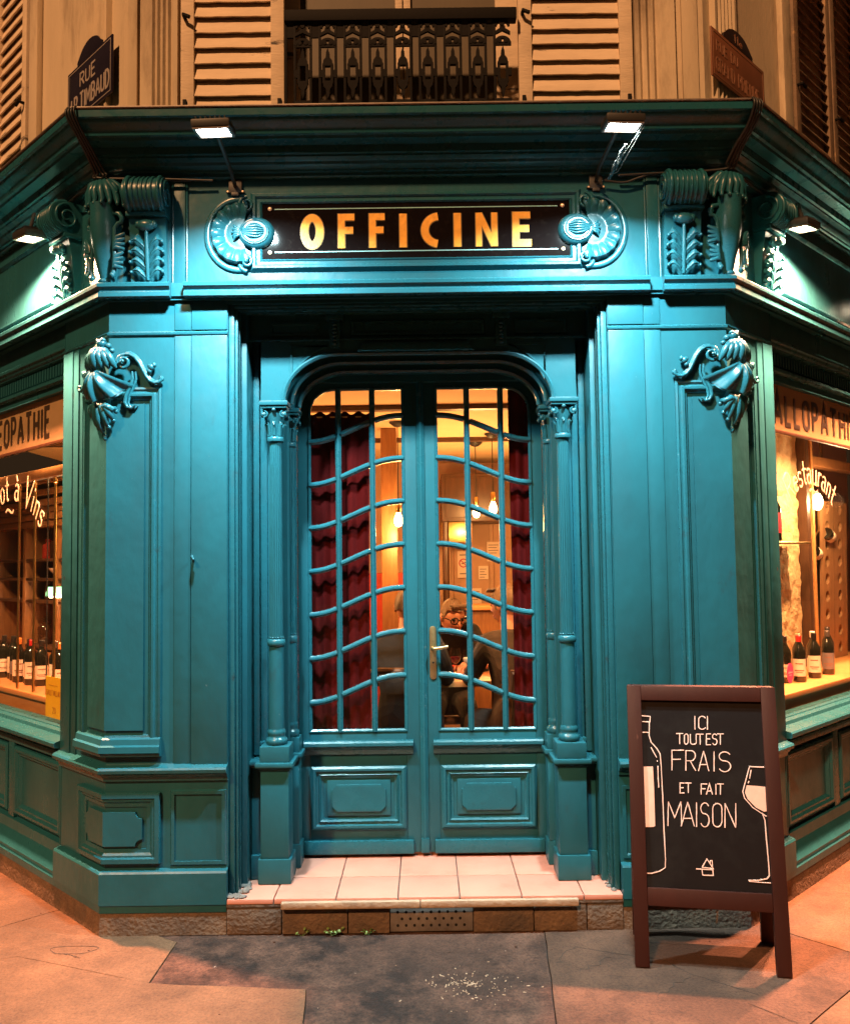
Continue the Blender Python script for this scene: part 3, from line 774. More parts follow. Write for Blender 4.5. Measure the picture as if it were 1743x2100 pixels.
def acanthus(mb, F, cx, z0, z1, hfun, width, n=5, up=True):
    """stem with paired broad curling lobes on a surface F(w,z,h)"""
    H = z1 - z0
    mb.tube([F(cx + .0001, z0 + H * t / 10, hfun(t / 10) + .016) for t in range(11)], [.005 + .006 * (1 - abs(t / 10 - .5)) for t in range(11)], 8)
    for sg in (-1, 1):
        for i in range(n):
            t = .02 + .80 * i / n
            zb = z0 + H * t; L = width * (1.0 - .22 * abs(t - .35)); dz = H / n
            def leaf(u, v, t=t, zb=zb, L=L, dz=dz, sg=sg):
                q = u; b_ = (v - .5) * 2
                spread = dz * (.75 * math.sin(PI * min(1, .12 + .88 * q)) + .10)
                lob = 1 + .22 * math.sin(q * 15) * abs(b_)
                w = cx + sg * (L * q ** .85 + .002); z = zb + dz * .95 * math.sin(q * 1.9) - dz * .45 * q * q + b_ * spread * lob * .72
                h = hfun(min(1, t + .1)) + .004 + (.022 * math.sin(PI * q * .9) + .006) * (1 - b_ * b_) + (.012 * max(0, q - .75) * 4 * (1 - b_ * b_))
                return F(w, z, h)
            mb.grid(leaf, 12, 6)
            tip = leaf(.96, .55)
            mb.blob(tip, .0075, 7, 5)
            mb.tube([leaf(k / 6, .5) for k in range(7)], [.0035, .004, .004, .0035, .003, .0025, .002], 6)

def volute(mb, F, cx, cz, r, h0, a0, sgn, hh=.016, tr=.008, turns=1.6):
    pts = spiral(cx, cz, r, r * .18, a0, sgn * turns, 30)
    mb.tube([F(p[0], p[1], h0 + hh * i / 30) for i, p in enumerate(pts)], [tr * (1 - .45 * i / 30) for i in range(31)], 8)
    mb.blob(F(cx, cz, h0 + hh), r * .22, 8, 6)

for sd in (-1, 1):
    F = MFOLD(sd); ms = MS(sd); MC = MCORNER(sd)
    pil = group_part('pilaster', shop)
    z0, z1 = .128, 2.80
    jx = .86
    if sd < 0: pth = [P2(-1, .47), (-XC, 0), (-jx, 0), (-jx, .12)]
    else: pth = [(jx, .12), (jx, 0), (XC, 0), P2(1, .47)]
    if sd < 0: pths = [P2(-1, .47), (-XC, 0), (-jx, 0)]
    else: pths = [(jx, 0), (XC, 0), P2(1, .47)]
    MB().sweep(pth, [(-.10, z0), (0, z0), (0, z1), (-.10, z1)]).build('body', PT, pil, smooth=0)
    # outer return of the pilaster into the window reveal
    MB().box(.4695, .4745, z0, z1, -.14, .002, ms).build('reveal_edge', PT, pil, smooth=0)
    # top band
    MB().sweep(pths, [(.0005, 2.640), (.010, 2.646), (.012, 2.655), (.0005, 2.664)]).build('necking', TR, pil)
    # plain boards and beads beside the panel
    fb = lambda u0, u1, a, b_, h0, h1, bev=.003: MB().box(sd * (XC - u0), sd * (XC - u1), a, b_, h0, h1, MF, bev=bev)
    fb(.300, .374, .70, 2.639, .0006, .007).build('board', PT, pil)
    fb(.377, .538, .70, 2.639, .0006, .012).build('board', PT, pil)
    fb(.300, .374, 2.666, 2.798, .0006, .006).build('board', PT, pil)
    fb(.377, .538, 2.666, 2.798, .0006, .009).build('board', PT, pil)
    MB().box(.305, .36, .70, 2.639, .0006, .006, ms, bev=.003).build('board', PT, pil)
    MB().box(.363, .468, .70, 2.639, .0006, .010, ms, bev=.003).build('board', PT, pil)
    # tall panel wrapping the corner
    fr = [(0, .0006), (0, .014), (-.010, .017), (-.016, .012), (-.022, .012), (-.030, .020), (-.040, .020), (-.046, .010), (-.052, .008), (-.058, .0006)]
    fold_frame(F, -.243, .243, .80, 2.405, [(o, z) for o, z in fr]).build('panel_frame', TR, pil, smooth=25)
    fold_slab(F, -.166, .166, .875, 2.33, .0006, .011).build('panel_field', PT, pil, smooth=0)
    # bevelled foot of the panel
    MB().sweep([(-.246, .795), (0, .795), (.246, .795)], [(-.05, .0205), (-.044, .028), (-.02, .032), (-.014, .043), (.012, .045), (.018, .034), (.03, .030), (.034, .001), (-.05, .001)], False, F).build('panel_foot', PT, pil, smooth=25)
    # dado cap and plinth
    MB().sweep(pths, [(.0008, .652), (.012, .655), (.014, .668)] + cyma(.016, .672, .036, .690) + [(.044, .694), (.046, .708), (.040, .716), (.0008, .7285)]).build('dado_cap', TR, pil)
    MB().sweep(pths, [(-.05, .1285), (.036, .1285), (.036, .262), (.030, .270), (.0008, .276), (-.05, .276)]).build('plinth', PT, pil, smooth=20)
    fr2 = [(0, .0006), (0, .019), (-.003, .024), (-.022, .024), (-.028, .016), (-.036, .016), (-.046, .008), (-.062, .005), (-.062, .0006)]
    fold_frame(F, -.243, .245, .30, .605, fr2).build('dado_frame', TR, pil, smooth=25)
    # raised dado field with scooped corners
    def scoop(w0, w1, a, b_, r):
        return [(w0, a + r)] + [(w0, b_ - r)] + [(w0 + r * math.sin(t), b_ - r * math.cos(t)) for t in (.0, .4, .8, 1.2, PI / 2)][1:] + [(w1 - r, b_)] + [(w1 - r * math.cos(t), b_ - r * math.sin(t)) for t in (.4, .8, 1.2, PI / 2)] + [(w1, a + r)] + [(w1 - r * math.sin(t), a + r * math.cos(t)) for t in (.4, .8, 1.2, PI / 2)] + [(w0 + r, a)] + [(w0 + r * math.cos(t), a + r * math.sin(t)) for t in (.4, .8, 1.2)]
    for wsg in (1, -1):
        r = .03; w1 = .165; a, b_ = .375, .522
        half = [(0.0, a), (w1 - r, a)] + [(w1 - r * math.cos(t), a + r * math.sin(t)) for t in (.4, .8, 1.2)] + [(w1, a + r), (w1, b_ - r)] + [(w1 - r * math.sin(t), b_ - r * math.cos(t)) for t in (.4, .8, 1.2)] + [(w1 - r, b_), (0.0, b_)]
        MB().prism([(wsg * w, z) for w, z in half], .0006, .015, F, bev=0).build('dado_field', PT, pil, smooth=0)
    # sunk panel of the jamb side
    MB().sweep([(sd * (XC - .300), .30), (sd * (XC - .520), .30), (sd * (XC - .520), .60), (sd * (XC - .300), .60)] if sd > 0 else [(-(XC - .300), .30), (-(XC - .520), .30), (-(XC - .520), .60), (-(XC - .300), .60)],
               [(-.006, .0006), (-.006, .009), (.008, .009), (.014, .0006)], True, MF).build('jamb_panel', TR, pil, smooth=20)
    # carved cartouche on the corner
    ct = MB()
    # shell, convex round the corner
    def shell(u, v):
        a = (u - .5) * 2.3; r = .020 + .108 * v
        rip = 1 + .07 * math.cos(a * 11) * v
        x = r * math.sin(a) * rip; z = 2.478 - r * math.cos(a) * rip * 1.12
        h = .075 + .042 * math.sin(PI * min(1, .15 + .75 * v)) * math.cos(a * .7) - .9 * abs(x) * abs(x) / .12 - .012 * v + .015 * math.cos(a * 11) * v
        return MC(x, z, h + .012)
    ct.grid(shell, 66, 8)
    def shell_b(u, v): return shell(u, v) - (MC(0, 0, .03) - MC(0, 0, 0)) * (0.55)
    ct.grid(shell_b, 66, 8)
    # hood of hanging leaves above the shell
    for i in range(7):
        a = (i - 3) / 3
        pts = [MC(.012 * a, 2.575, .05), MC(.035 * a, 2.560, .085 - .02 * abs(a)), MC(.060 * a, 2.530, .098 - .035 * abs(a)), MC(.072 * a, 2.498, .092 - .04 * abs(a)), MC(.078 * a, 2.474 + .008 * abs(a), .080 - .04 * abs(a))]
        ct.tube(pts, [.010, .015, .017, .015, .006], 8)
    # crest
    for a, z, r, h in [(0, 2.598, .024, .045), (.028, 2.588, .016, .035), (-.028, 2.588, .016, .035), (.045, 2.566, .013, .03), (-.045, 2.566, .013, .03), (.012, 2.612, .013, .05), (-.014, 2.610, .012, .05)]:
        ct.blob(MC(a, z, h), (r, r, r * .9), 9, 7)
    # bowl under the shell
    ct.blob(MC(0, 2.340, .030), (.034, .032, .030), 12, 8)
    for sg in (-1, 1):
        G = (lambda w, z, h, sg=sg: F(sg * w if abs(w) > 1e-5 else sg * 1e-5, z, h))
        volute(ct, G, .082, 2.515, .036, .030, PI * .5, 1, .030, .010, 1.5)
        # long S arm running down to the panel's corner
        S = [(.082, 2.553), (.105, 2.552), (.128, 2.538), (.148, 2.512), (.163, 2.482), (.178, 2.452), (.196, 2.430), (.218, 2.420), (.238, 2.424), (.250, 2.438), (.244, 2.450)]
        ct.tube([G(w, z, .030) for w, z in S], [.007, .008, .009, .009, .009, .0085, .0085, .008, .008, .008, .006], 8)
        ct.tube([G(w, z + .009, .014) for w, z in S[:9]], [.008] * 9, 8)
        ct.tube([G(w, z - .009, .012) for w, z in S[:9]], [.006] * 9, 8)
        ct.blob(G(.246, 2.440, .024), .013, 8, 6)
        # leaf knob on the back of the arm
        for w, z, r in [(.192, 2.476, .011), (.200, 2.494, .015), (.212, 2.503, .012), (.190, 2.500, .009)]:
            ct.blob(G(w, z, .022), (r, r, r * 1.1), 8, 6)
        # lower arm hooking under
        S = [(.115, 2.475), (.118, 2.440), (.104, 2.400), (.088, 2.365), (.082, 2.335), (.094, 2.312), (.115, 2.308), (.126, 2.322)]
        ct.tube([G(w, z, .026) for w, z in S], [.005, .007, .008, .009, .009, .008, .007, .006], 8)
        ct.tube([G(w + .012, z, .016) for w, z in S], [.005, .006, .007, .007, .007, .006, .006, .004], 8)
    # acanthus drop
    for i, (a, z) in enumerate([(.0, 2.20), (.026, 2.215), (-.026, 2.215), (.045, 2.245), (-.045, 2.245), (.056, 2.285), (-.056, 2.285)]):
        ct.tube([MC(a * .2, 2.325, .045), MC(a * .75, 2.310, .062), MC(a * 1.05, (2.31 + z) / 2, .060 - .3 * abs(a)), MC(a * 1.1, z + .02, .05 - .35 * abs(a)), MC(a * 1.05, z, .032 - .3 * abs(a))], [.012, .016, .015, .011, .005], 8)
        ct.blob(MC(a * 1.1, z + .006, .036 - .3 * abs(a)), .011, 8, 6)
    ct.blob(MC(0, 2.178, .02), (.010, .010, .016), 8, 6)
    ct.build('cartouche', TR, pil, smooth=60)
    # small fittings: hook and keyhole
    if sd < 0:
        MB().tube([MF(-1.012, 1.630, .012), MF(-1.012, 1.630, .034), MF(-1.010, 1.640, .042), MF(-1.004, 1.628, .044), MF(-1.006, 1.615, .030)], .006, 8).build('hook', TR, pil)
    MB().prism(arc(.435, 1.545, .004, .009, 0, 330, 9), .0101, .0108, ms).build('keyhole', 'hole', pil, smooth=0)

# ------------------------------------------------------------------ entablature
FULL = [P2(-1, SEND), (-XC, 0), (XC, 0), P2(1, SEND)]
ent = group_part('entablature', shop)
MB().sweep(FULL, [(-.12, 2.876), (0, 2.876), (0, 3.36), (-.12, 3.36)]).build('frieze', PT, ent, smooth=0)
MB().sweep(FULL, [(-.12, 2.800), (.022, 2.800), (.022, 2.812), (.034, 2.815), (.034, 2.875), (-.12, 2.875)]).build('architrave', PT, ent, smooth=0)
# architrave mouldings: long centre piece, two corner pieces
mold = [(.0345, 2.803), (.062, 2.803), (.066, 2.807), (.066, 2.826), (.058, 2.831), (.058, 2.838), (.064, 2.842), (.074, 2.850), (.076, 2.864), (.070, 2.870), (.0345, 2.8745)]
MB().sweep([(-1.045, 0), (1.045, 0)], mold).build('architrave_moulding', TR, ent)
MB().sweep([P2(-1, SEND), (-XC, 0), (-1.108, 0)], mold).build('architrave_moulding', TR, ent)
MB().sweep([(1.108, 0), (XC, 0), P2(1, SEND)], mold).build('architrave_moulding', TR, ent)
# cornice
cor = [(-.12, 3.3605), (.018, 3.3605), (.026, 3.366), (.026, 3.380), (.036, 3.384)] + cyma(.038, 3.392, .088, 3.428) + [(.088, 3.436), (.100, 3.440), (.104, 3.472), (.150, 3.480), (.154, 3.492), (.166, 3.496)] + cyma(.168, 3.502, .206, 3.552, inv=True) + [(.218, 3.556), (.220, 3.584), (.214, 3.590), (-.06, 3.625), (-.12, 3.625)]
MB().sweep(FULL, cor).build('cornice', TR, ent, smooth=28)
MB().sweep([P2(-1, SEND, .0), (-XC, 0), (XC, 0), P2(1, SEND)], [(.160, 3.6045), (.222, 3.5905), (.226, 3.5935), (.226, 3.5985), (.160, 3.6095)]).build('lead_flashing', 'steel', ent, smooth=0)
# frieze centre panel: side pilaster strips
for sd in (-1, 1):
    MB().box(sd * 1.052, sd * 1.104, 2.8755, 3.359, .0006, .012, MF, bev=.003).build('frieze_strip', PT, ent)
    for x in (1.046, 1.110):
        MB().tube([MF(sd * x, 2.876, .004), MF(sd * x, 3.359, .004)], .006, 8).build('bead', TR, ent)
# console brackets on the front and on the sides
def console(M, u0, u1, parent, k=1.0):
    cs = group_part('console', parent)
    body = [(.0006, 2.877), (.030, 2.877), (.034, 2.95), (.044, 3.05), (.058, 3.13), (.066, 3.165), (.0006, 3.165)]
    Mh = lambda h, z, u: M(u, z, h)
    MB().prism(body, u0 + .006, u1 - .006, Mh).build('bracket', PT, cs, smooth=30)
    MB().box(u0 - .002, u1 + .002, 3.166, 3.186, .0006, .090, M, bev=.003).build('fillet', TR, cs)
    sc = [(.0006, 3.187), (.060, 3.187)] + arc(.075, 3.262, .075, .075, -78, 90, 14) + [(.0006, 3.337)]
    MB().prism(sc, u0, u1, Mh).build('scroll', PT, cs, smooth=40)
    # reeded bands over the scroll
    bd = MB()
    wd = u1 - u0
    for f0, w in [(.05, .10), (.22, .06), (.36, .05), (.47, .05), (.58, .05), (.70, .06), (.86, .09)]:
        uc = u0 + wd * (f0 + w / 2)
        pts = [M(uc, z, h) for h, z in arc(.075, 3.262, .076, .076, -75, 92, 16)]
        bd.tube(pts, wd * w * .62, 8)
    bd.build('reeding', TR, cs, smooth=60)
    # side volutes
    for u, sg in ((u0, -1), (u1, 1)):
        vo = MB()
        pts = spiral(.075, 3.262, .062, .012, PI / 2, -1.6, 30)
        vo.tube([M(u + sg * .004, z, h) for h, z in pts], [.007 - .003 * i / 30 for i in range(31)], 7)
        vo.build('volute', TR, cs, smooth=60)
    lf = MB()
    uc = (u0 + u1) / 2
    Fm = lambda w, z, h: M(uc + w, z, h)
    hf = lambda t: .030 + .030 * t
    acanthus(lf, Fm, 0, 2.885, 3.105, hf, wd * .44, 4)
    lf.blob(Fm(0, 3.125, .078), (wd * .26, .022, .026), 10, 7)
    for sg in (-1, 1): lf.blob(Fm(sg * wd * .20, 3.128, .078), (.016, .016, .018), 8, 6)
    lf.build('acanthus_leaf', TR, cs, smooth=60)
console(MF, -1.297, -1.122, shop)
console(MF, 1.113, 1.290, shop)
console(MS(-1), .29, .46, shop)
console(MS(1), .31, .48, shop)
# draped ornament on each corner of the frieze
for sd in (-1, 1):
    MC = MCORNER(sd)
    co = MB()
    def body(u, v):
        a = (u - .5) * PI * 1.15
        r = [.030, .040, .052, .060, .062, .060, .058, .060, .050][min(8, int(v * 8))] if False else (.028 + .036 * math.sin(min(1, v * 1.15) * PI * .62))
        z = 2.885 + .345 * v
        return MC(r * .98 * math.sin(a), z, -.02 + (r + .035 + .03 * v) * math.cos(a * .82))
    co.grid(body, 20, 16)
    # leafy head: drooping lobes in two tiers
    for tier, (zt, zl, hb, n_, rr) in enumerate([(3.335, 3.225, .060, 9, .016), (3.345, 3.275, .045, 7, .014)]):
        for i in range(n_):
            a = -1.5 + 3.0 * i / (n_ - 1)
            ca, sa = math.cos(a), math.sin(a)
            pts = [MC(.020 * sa, zt, hb * .6), MC(.055 * sa, zt - .012, hb + .018 * ca), MC(.082 * sa, (zt + zl) / 2, .015 + (hb + .022) * ca), MC(.092 * sa, zl + .018, .012 + (hb + .018) * ca), MC(.100 * sa, zl, .016 + (hb + .024) * ca)]
            co.tube(pts, [rr * .7, rr, rr * 1.05, rr * .85, rr * .45], 8)
            co.blob(pts[-1], rr * .6, 7, 5)
    for sg in (-1, 1):
        # scrolled wing with fluted leaves
        S = [(.060, 3.19), (.085, 3.185), (.098, 3.165), (.094, 3.145), (.080, 3.142), (.066, 3.12), (.064, 3.06), (.066, 2.99), (.064, 2.93), (.058, 2.905)]
        co.tube([MC(sg * a, z, .045 - .30 * (a - .05)) for a, z in S], [.010, .012, .012, .010, .009, .010, .010, .010, .010, .013], 8)
        for a0, z in [(.085, 3.05), (.078, 2.965)]:
            for k in range(4):
                q = (k - 1.5) * .022
                co.tube([MC(sg * .066, z - .02 + q * .3, .05), MC(sg * a0, z + q * .7, .05), MC(sg * (a0 + .028), z + q * 1.1 + .006, .030)], [.006, .011, .007], 8)
        co.blob(MC(sg * .058, 2.905, .045), .014, 8, 6)
    co.blob(MC(0, 2.885, .03), (.03, .03, .015), 10, 6)
    co.build('corner_ornament', TR, ent, smooth=60)

# ------------------------------------------------------------------ fascia sign
sg_ = group_part('fascia_sign', shop)
sz0, sz1 = 2.985, 3.243; sx = .700
MB().box(-sx, sx, sz0, sz1, .001, .010, MF).build('sign_board', 'sign_black', sg_, smooth=0)
MB().sweep([(-sx, sz0), (sx, sz0), (sx, sz1), (-sx, sz1)], [(0, .001), (0, .013), (.006, .020), (.012, .014), (.024, .014), (.032, .024), (.042, .024), (.052, .010), (.056, .001)], True, MF).build('sign_frame', TR, sg_, smooth=25)
for z in (3.018, 3.218):
    MB().box(-.645, .645, z - .0022, z + .0022, .0102, .0112, MF).build('line', 'teal_line', sg_, smooth=0)
for x in (-.666, .668):
    for z in (3.017, 3.219):
        MB().lathe([(.0095, 0), (.009, .004), (.005, .007), (.001, .008)], 14, lambda a, b_, c, x=x, z=z: MF(x + a, z + b_, .0102 + c)).build('stud', 'stud', sg_)
zl0, zl1 = 3.033, 3.190; HL = zl1 - zl0
def dx(d): return -.526 + (d - 617) * .002229
glyphs = []
def strokes(pls, w, name='letter'):
    mb = MB(); me = MB()
    for i, pl in enumerate(pls):
        ribbon(me, pl, w + .007, .0006 + .0001 * i, MF, .0103)
        ribbon(mb, pl, w, .0012 + .0002 * i, MF, .0112)
    o = mb.build('letter', 'gold', sg_, smooth=0)
    me.build('letter_edge', 'gold_edge', sg_, smooth=0)
lw = .034
def LX(a, b_): return dx(a), dx(b_)
hw = lw / 2
a, b_ = LX(617, 664); strokes([[((a + b_) / 2 + ((b_ - a) / 2 - hw) * math.cos(t * 2 * PI / 36), (zl0 + zl1) / 2 + (HL / 2 - hw * .85) * math.sin(t * 2 * PI / 36)) for t in range(37)]], lw)
for q0, q1 in ((692.6, 727), (756, 789)):
    a, b_ = LX(q0, q1); strokes([[(b_, zl1 - .013), (a + hw, zl1 - .013), (a + hw, zl0)], [(a + hw, (zl0 + zl1) / 2 + .004), (b_ - .006, (zl0 + zl1) / 2 + .004)]], .030)
for q0, q1 in ((819, 833.6), (929.5, 945)):
    a, b_ = LX(q0, q1); strokes([[((a + b_) / 2, zl0), ((a + b_) / 2, zl1)]], .032)
a, b_ = LX(863, 902); strokes([[(b_ - .006 if False else a + hw + ((b_ - a) * .95 - hw) + ((b_ - a) * .95 - hw) * math.cos(math.radians(t)) * 1.0, (zl0 + zl1) / 2 + (HL / 2 - hw * .85) * math.sin(math.radians(t))) for t in range(95, 266, 8)]], lw)
a, b_ = LX(975, 1018.7); strokes([[(a + .013, zl0), (a + .013, zl1)], [(b_ - .013, zl0), (b_ - .013, zl1)], [(a + .015, zl1 - .004), (b_ - .015, zl0 + .004)]], .026)
a, b_ = LX(1049, 1086.5); strokes([[(b_, zl1 - .014), (a + hw, zl1 - .014), (a + hw, zl0 + .014), (b_ + .004, zl0 + .014)], [(a + hw, (zl0 + zl1) / 2 + .003), (b_ - .006, (zl0 + zl1) / 2 + .003)]], .030)
# scallop shells gripping the ends of the sign
for sd in (-1, 1):
    cx, cz = sd * .815, 3.105
    G = lambda a, z, h, sd=sd, cx=cx, cz=cz: MF(cx + sd * a, cz + z, h)        # a > 0 points away from the sign
    mb = MB()
    def fan(u, v):
        ang = math.radians(-112 + 224 * u); r = .020 + .108 * v
        ph = ang * 8.5
        scoop = max(0.0, (v - .42) / .58)
        rip = abs(math.cos(ph)) ** .7
        hh = .018 + .012 * math.cos(v * PI * .9) * .3 + .026 * math.sin(scoop * PI * .62) * (.62 + .38 * rip)
        if v > .98: hh = .003
        rr = r * (1 + .03 * rip * scoop)
        return G(rr * math.cos(ang) - .012, rr * math.sin(ang) * 1.10, hh)
    mb.grid(fan, 132, 14)
    # flat crescent rim
    mb.sweep(arc(-.008, 0, .132, .150, -104, 104, 36), [(0, .0006), (.026, .0006), (.0275, .009), (.022, .014), (.006, .014), (0, .008)], False, lambda a, z, h: G(a, z, h))
    for sg in (-1, 1):
        sp = spiral(-.045, sg * .133, .040, .008, sg * PI * .5, -sg * 1.45, 28)
        mb.tube([G(a, z, .012 + .022 * i / 28) for i, (a, z) in enumerate(sp)], [.010 - .004 * i / 28 for i in range(29)], 8)
        mb.lathe([(.038, 0), (.036, .010), (.022, .014), (.001, .016)], 16, lambda a, b_, c, sg=sg: G(-.045 + a, sg * .133 + b_, .002 + c))
        mb.blob(G(-.045, sg * .133, .036), .011, 8, 6)
    # tongue over the end of the sign
    def lob(u, v):
        ang = 2 * PI * u; r = v
        x = -.078 + .092 * r * math.cos(ang) * (1.0 if math.cos(ang) < 0 else .8); z = .074 * r * math.sin(ang) * (1 - .12 * r * math.cos(ang))
        hh = .014 + .036 * math.sqrt(max(0, 1 - r ** 3.2)) - .012 * math.exp(-(r / .5) ** 4)
        return G(x, z, hh)
    mb.grid(lob, 40, 12)
    mb.tube([lob(k / 40, .74) for k in range(41)], [.0035] * 41, 6)
    # feather-like leaf in the middle
    for k in range(5):
        q = (k - 2) / 2
        mb.tube([G(-.030, .006 * q, .040), G(-.06, .022 * q, .047), G(-.095, .026 * q, .049 - .004 * abs(q)), G(-.130, .014 * q, .044)], [.006, .007, .006, .003], 8)
    for k in range(5):
        q = (k - 2) / 2
        mb.tube([G(-.020, .010 * q, .034), G(.004, .022 * q, .040), G(.022 - .010 * abs(q), .034 * q, .030)], [.005, .008, .005], 8)
    mb.build('scallop_shell', TR, sg_, smooth=60)

# ------------------------------------------------------------------ portal inside the opening
por = group_part('portal', shop)
# soffit, jamb reveals and the wall behind the columns
MB().box(-.859, .859, .0, .60, 2.785, 2.7995).build('soffit', PT, por, smooth=0)
for k_, (y0, y1, z0_, z1_) in enumerate([(.015, .035, 2.772, 2.7845), (.05, .07, 2.768, 2.7845), (.085, .10, 2.772, 2.7845), (.12, .135, 2.772, 2.7845)]):
    MB().box(-.858, .858, y0, y1, z0_, z1_, flat, bev=.004).build('soffit_bead', TR, por)
for sd in (-1, 1):
    B_ = lambda x0, x1, y0, y1, a, b_, bev=.003, sd=sd: MB().box(sd * x0, sd * x1, y0, y1, a, b_, flat, bev=bev)
    B_(.800, .859, .125, .60, .152, 2.7845).build('jamb', PT, por)
    B_(.835, .8595, .014, .124, .152, 2.7845, .004).build('jamb_moulding', TR, por)
    B_(.822, .8345, .030, .050, .152, 2.7845, .004).build('jamb_moulding', TR, por)
    B_(.822, .8345, .075, .100, .152, 2.7845, .004).build('jamb_moulding', TR, por)
    B_(.640, .799, .300, .60, .152, 2.7845).build('back_panel', PT, por)
    B_(.770, .7995, .270, .2995, .70, 2.7845, .004).build('back_moulding', TR, por)
    B_(.735, .765, .285, .2995, .70, 2.7845, .004).build('back_moulding', TR, por)
    # dado of the reveal
    B_(.752, .799, .215, .2995, .152, .66).build('dado', PT, por)
    B_(.742, .833, .180, .2995, .661, .672, .003).build('dado_cap', TR, por)
    B_(.735, .834, .168, .2995, .6725, .692, .006).build('dado_cap', TR, por)
    B_(.742, .799, .195, .2145, .152, .262, .004).build('dado_base', TR, por)
    B_(.700, .770, .262, .2995, .745, .765, .004).build('back_cap', TR, por)
    # front and rear columns
    def column(cx, cy, r, zb, rear=False, sd=sd):
        co = group_part('column', shop)
        Mx = lambda a, b_, c: Vector((sd * cx + a, cy + b_, c))
        w = .075 if not rear else .055
        bx = lambda h, a, b_, bev=.003: MB().box(sd * cx - h, sd * cx + h, cy - h, cy + h, a, b_, flat, bev=bev)
        pm = MB()
        def bxx(h, a, b_, bev=.003): pm.box(sd * cx - h, sd * cx + h, cy - h, cy + h, a, b_, flat, bev=bev)
        bxx(w, .152, .262, .004); bxx(w * .86, .2625, .655)
        bxx(w * .93, .6553, .664); bxx(w * 1.02, .6643, .672); bxx(w * 1.16, .6723, .694, .006)
        pm.build('pedestal', PT, co, smooth=30)
        pl2 = MB().box(sd * cx - w * .90, sd * cx + w * .90, cy - w * .90, cy + w * .90, .6945, .765, flat, bev=.003); pl2.build('plinth_block', PT, co)
        prof = [(r * 1.45, .7655), (r * 1.62, .772), (r * 1.66, .782), (r * 1.60, .792), (r * 1.35, .797), (r * 1.25, .806), (r * 1.33, .812), (r * 1.38, .820), (r * 1.33, .829), (r * 1.22, .834), (r * 1.20, .838)]
        MB().lathe(prof, 28, Mx).build('column_base', TR, co, smooth=50)
        MB().lathe([(r * 1.18, .8382), (r * 1.16, 1.00), (r * 1.12, 1.215)], 28, Mx).build('lower_shaft', PT, co, smooth=50)
        MB().lathe([(r * 1.14, 1.2152), (r * 1.36, 1.222), (r * 1.42, 1.234), (r * 1.36, 1.246), (r * 1.15, 1.252)], 28, Mx).build('ring', TR, co, smooth=60)
        bd = MB()
        for k in range(16):
            bd.blob(Mx(r * 1.06 * math.cos(k * PI / 8), r * 1.06 * math.sin(k * PI / 8), 1.258), r * .16, 6, 4)
        bd.build('beading', TR, co, smooth=60)
        n = 72; fl = []
        mb = MB(); bm = mb.bm; rings = []
        for z, rr in [(1.2525, r * 1.04), (1.275, r * 1.04), (1.7, r * 1.0), (2.14, r * .93), (2.175, r * .93)]:
            dd = .0 if z in (1.2525, 2.175) else .13
            rings.append([bm.verts.new(Mx(rr * (1 - dd * max(0, math.sin(k * 2 * PI / 72 * 18)) ** .6) * math.cos(k * 2 * PI / n), rr * (1 - dd * max(0, math.sin(k * 2 * PI / 72 * 18)) ** .6) * math.sin(k * 2 * PI / n), z)) for k in range(n)])
        for i in range(len(rings) - 1):
            for k in range(n): bm.faces.new((rings[i][k], rings[i][(k + 1) % n], rings[i + 1][(k + 1) % n], rings[i + 1][k]))
        bm.faces.new(list(reversed(rings[0]))); bm.faces.new(rings[-1])
        mb.build('fluted_shaft', PT, co, smooth=30)
        cp = MB()
        cp.lathe([(r * 1.0, 2.1752), (r * 1.30, 2.180), (r * 1.34, 2.190), (r * 1.25, 2.200), (r * 1.02, 2.204), (r * 1.06, 2.23), (r * 1.20, 2.27), (r * 1.45, 2.300), (r * 1.55, 2.322)], 24, Mx)
        q = r * 1.75
        for ax in (-1, 1):
            for ay in (-1, 1):
                for dxx, dyy in ((1, 0), (0, 1)):
                    pts = spiral(0, 0, r * .50, r * .10, PI / 2, (1.3 if True else 0) * (ax if dxx else -ay), 18)
                    cp.tube([Mx(ax * q * (.80 if dxx else 1.02) + p[0] * dxx, ay * q * (1.02 if dxx else .80) + p[0] * dyy, 2.302 + p[1]) for p in pts], [r * .15] * 19, 6)
                cp.blob(Mx(ax * q * .92, ay * q * .92, 2.302), r * .42, 8, 6)
        for k in range(8):
            a = k * PI / 4
            cp.tube([Mx(r * 1.02 * math.cos(a), r * 1.02 * math.sin(a), 2.205), Mx(r * 1.15 * math.cos(a), r * 1.15 * math.sin(a), 2.245), Mx(r * 1.5 * math.cos(a), r * 1.5 * math.sin(a), 2.268), Mx(r * 1.62 * math.cos(a), r * 1.62 * math.sin(a), 2.255)], [r * .30, r * .30, r * .22, r * .12], 7)
        for a in (0, PI / 2, PI, 3 * PI / 2): cp.blob(Mx(r * 1.75 * math.cos(a), r * 1.75 * math.sin(a), 2.325), r * .34, 8, 6)
        cp.box(sd * cx - q * 1.12, sd * cx + q * 1.12, cy - q * 1.12, cy + q * 1.12, 2.332, 2.344, flat, bev=.003)
        cp.box(sd * cx - q * 1.26, sd * cx + q * 1.26, cy - q * 1.26, cy + q * 1.26, 2.3445, 2.366, flat, bev=.005)
        cp.build('capital', TR, co, smooth=45)
    column(.680, .205, .0305, .15)
    column(.645, .395, .0265, .15, True)
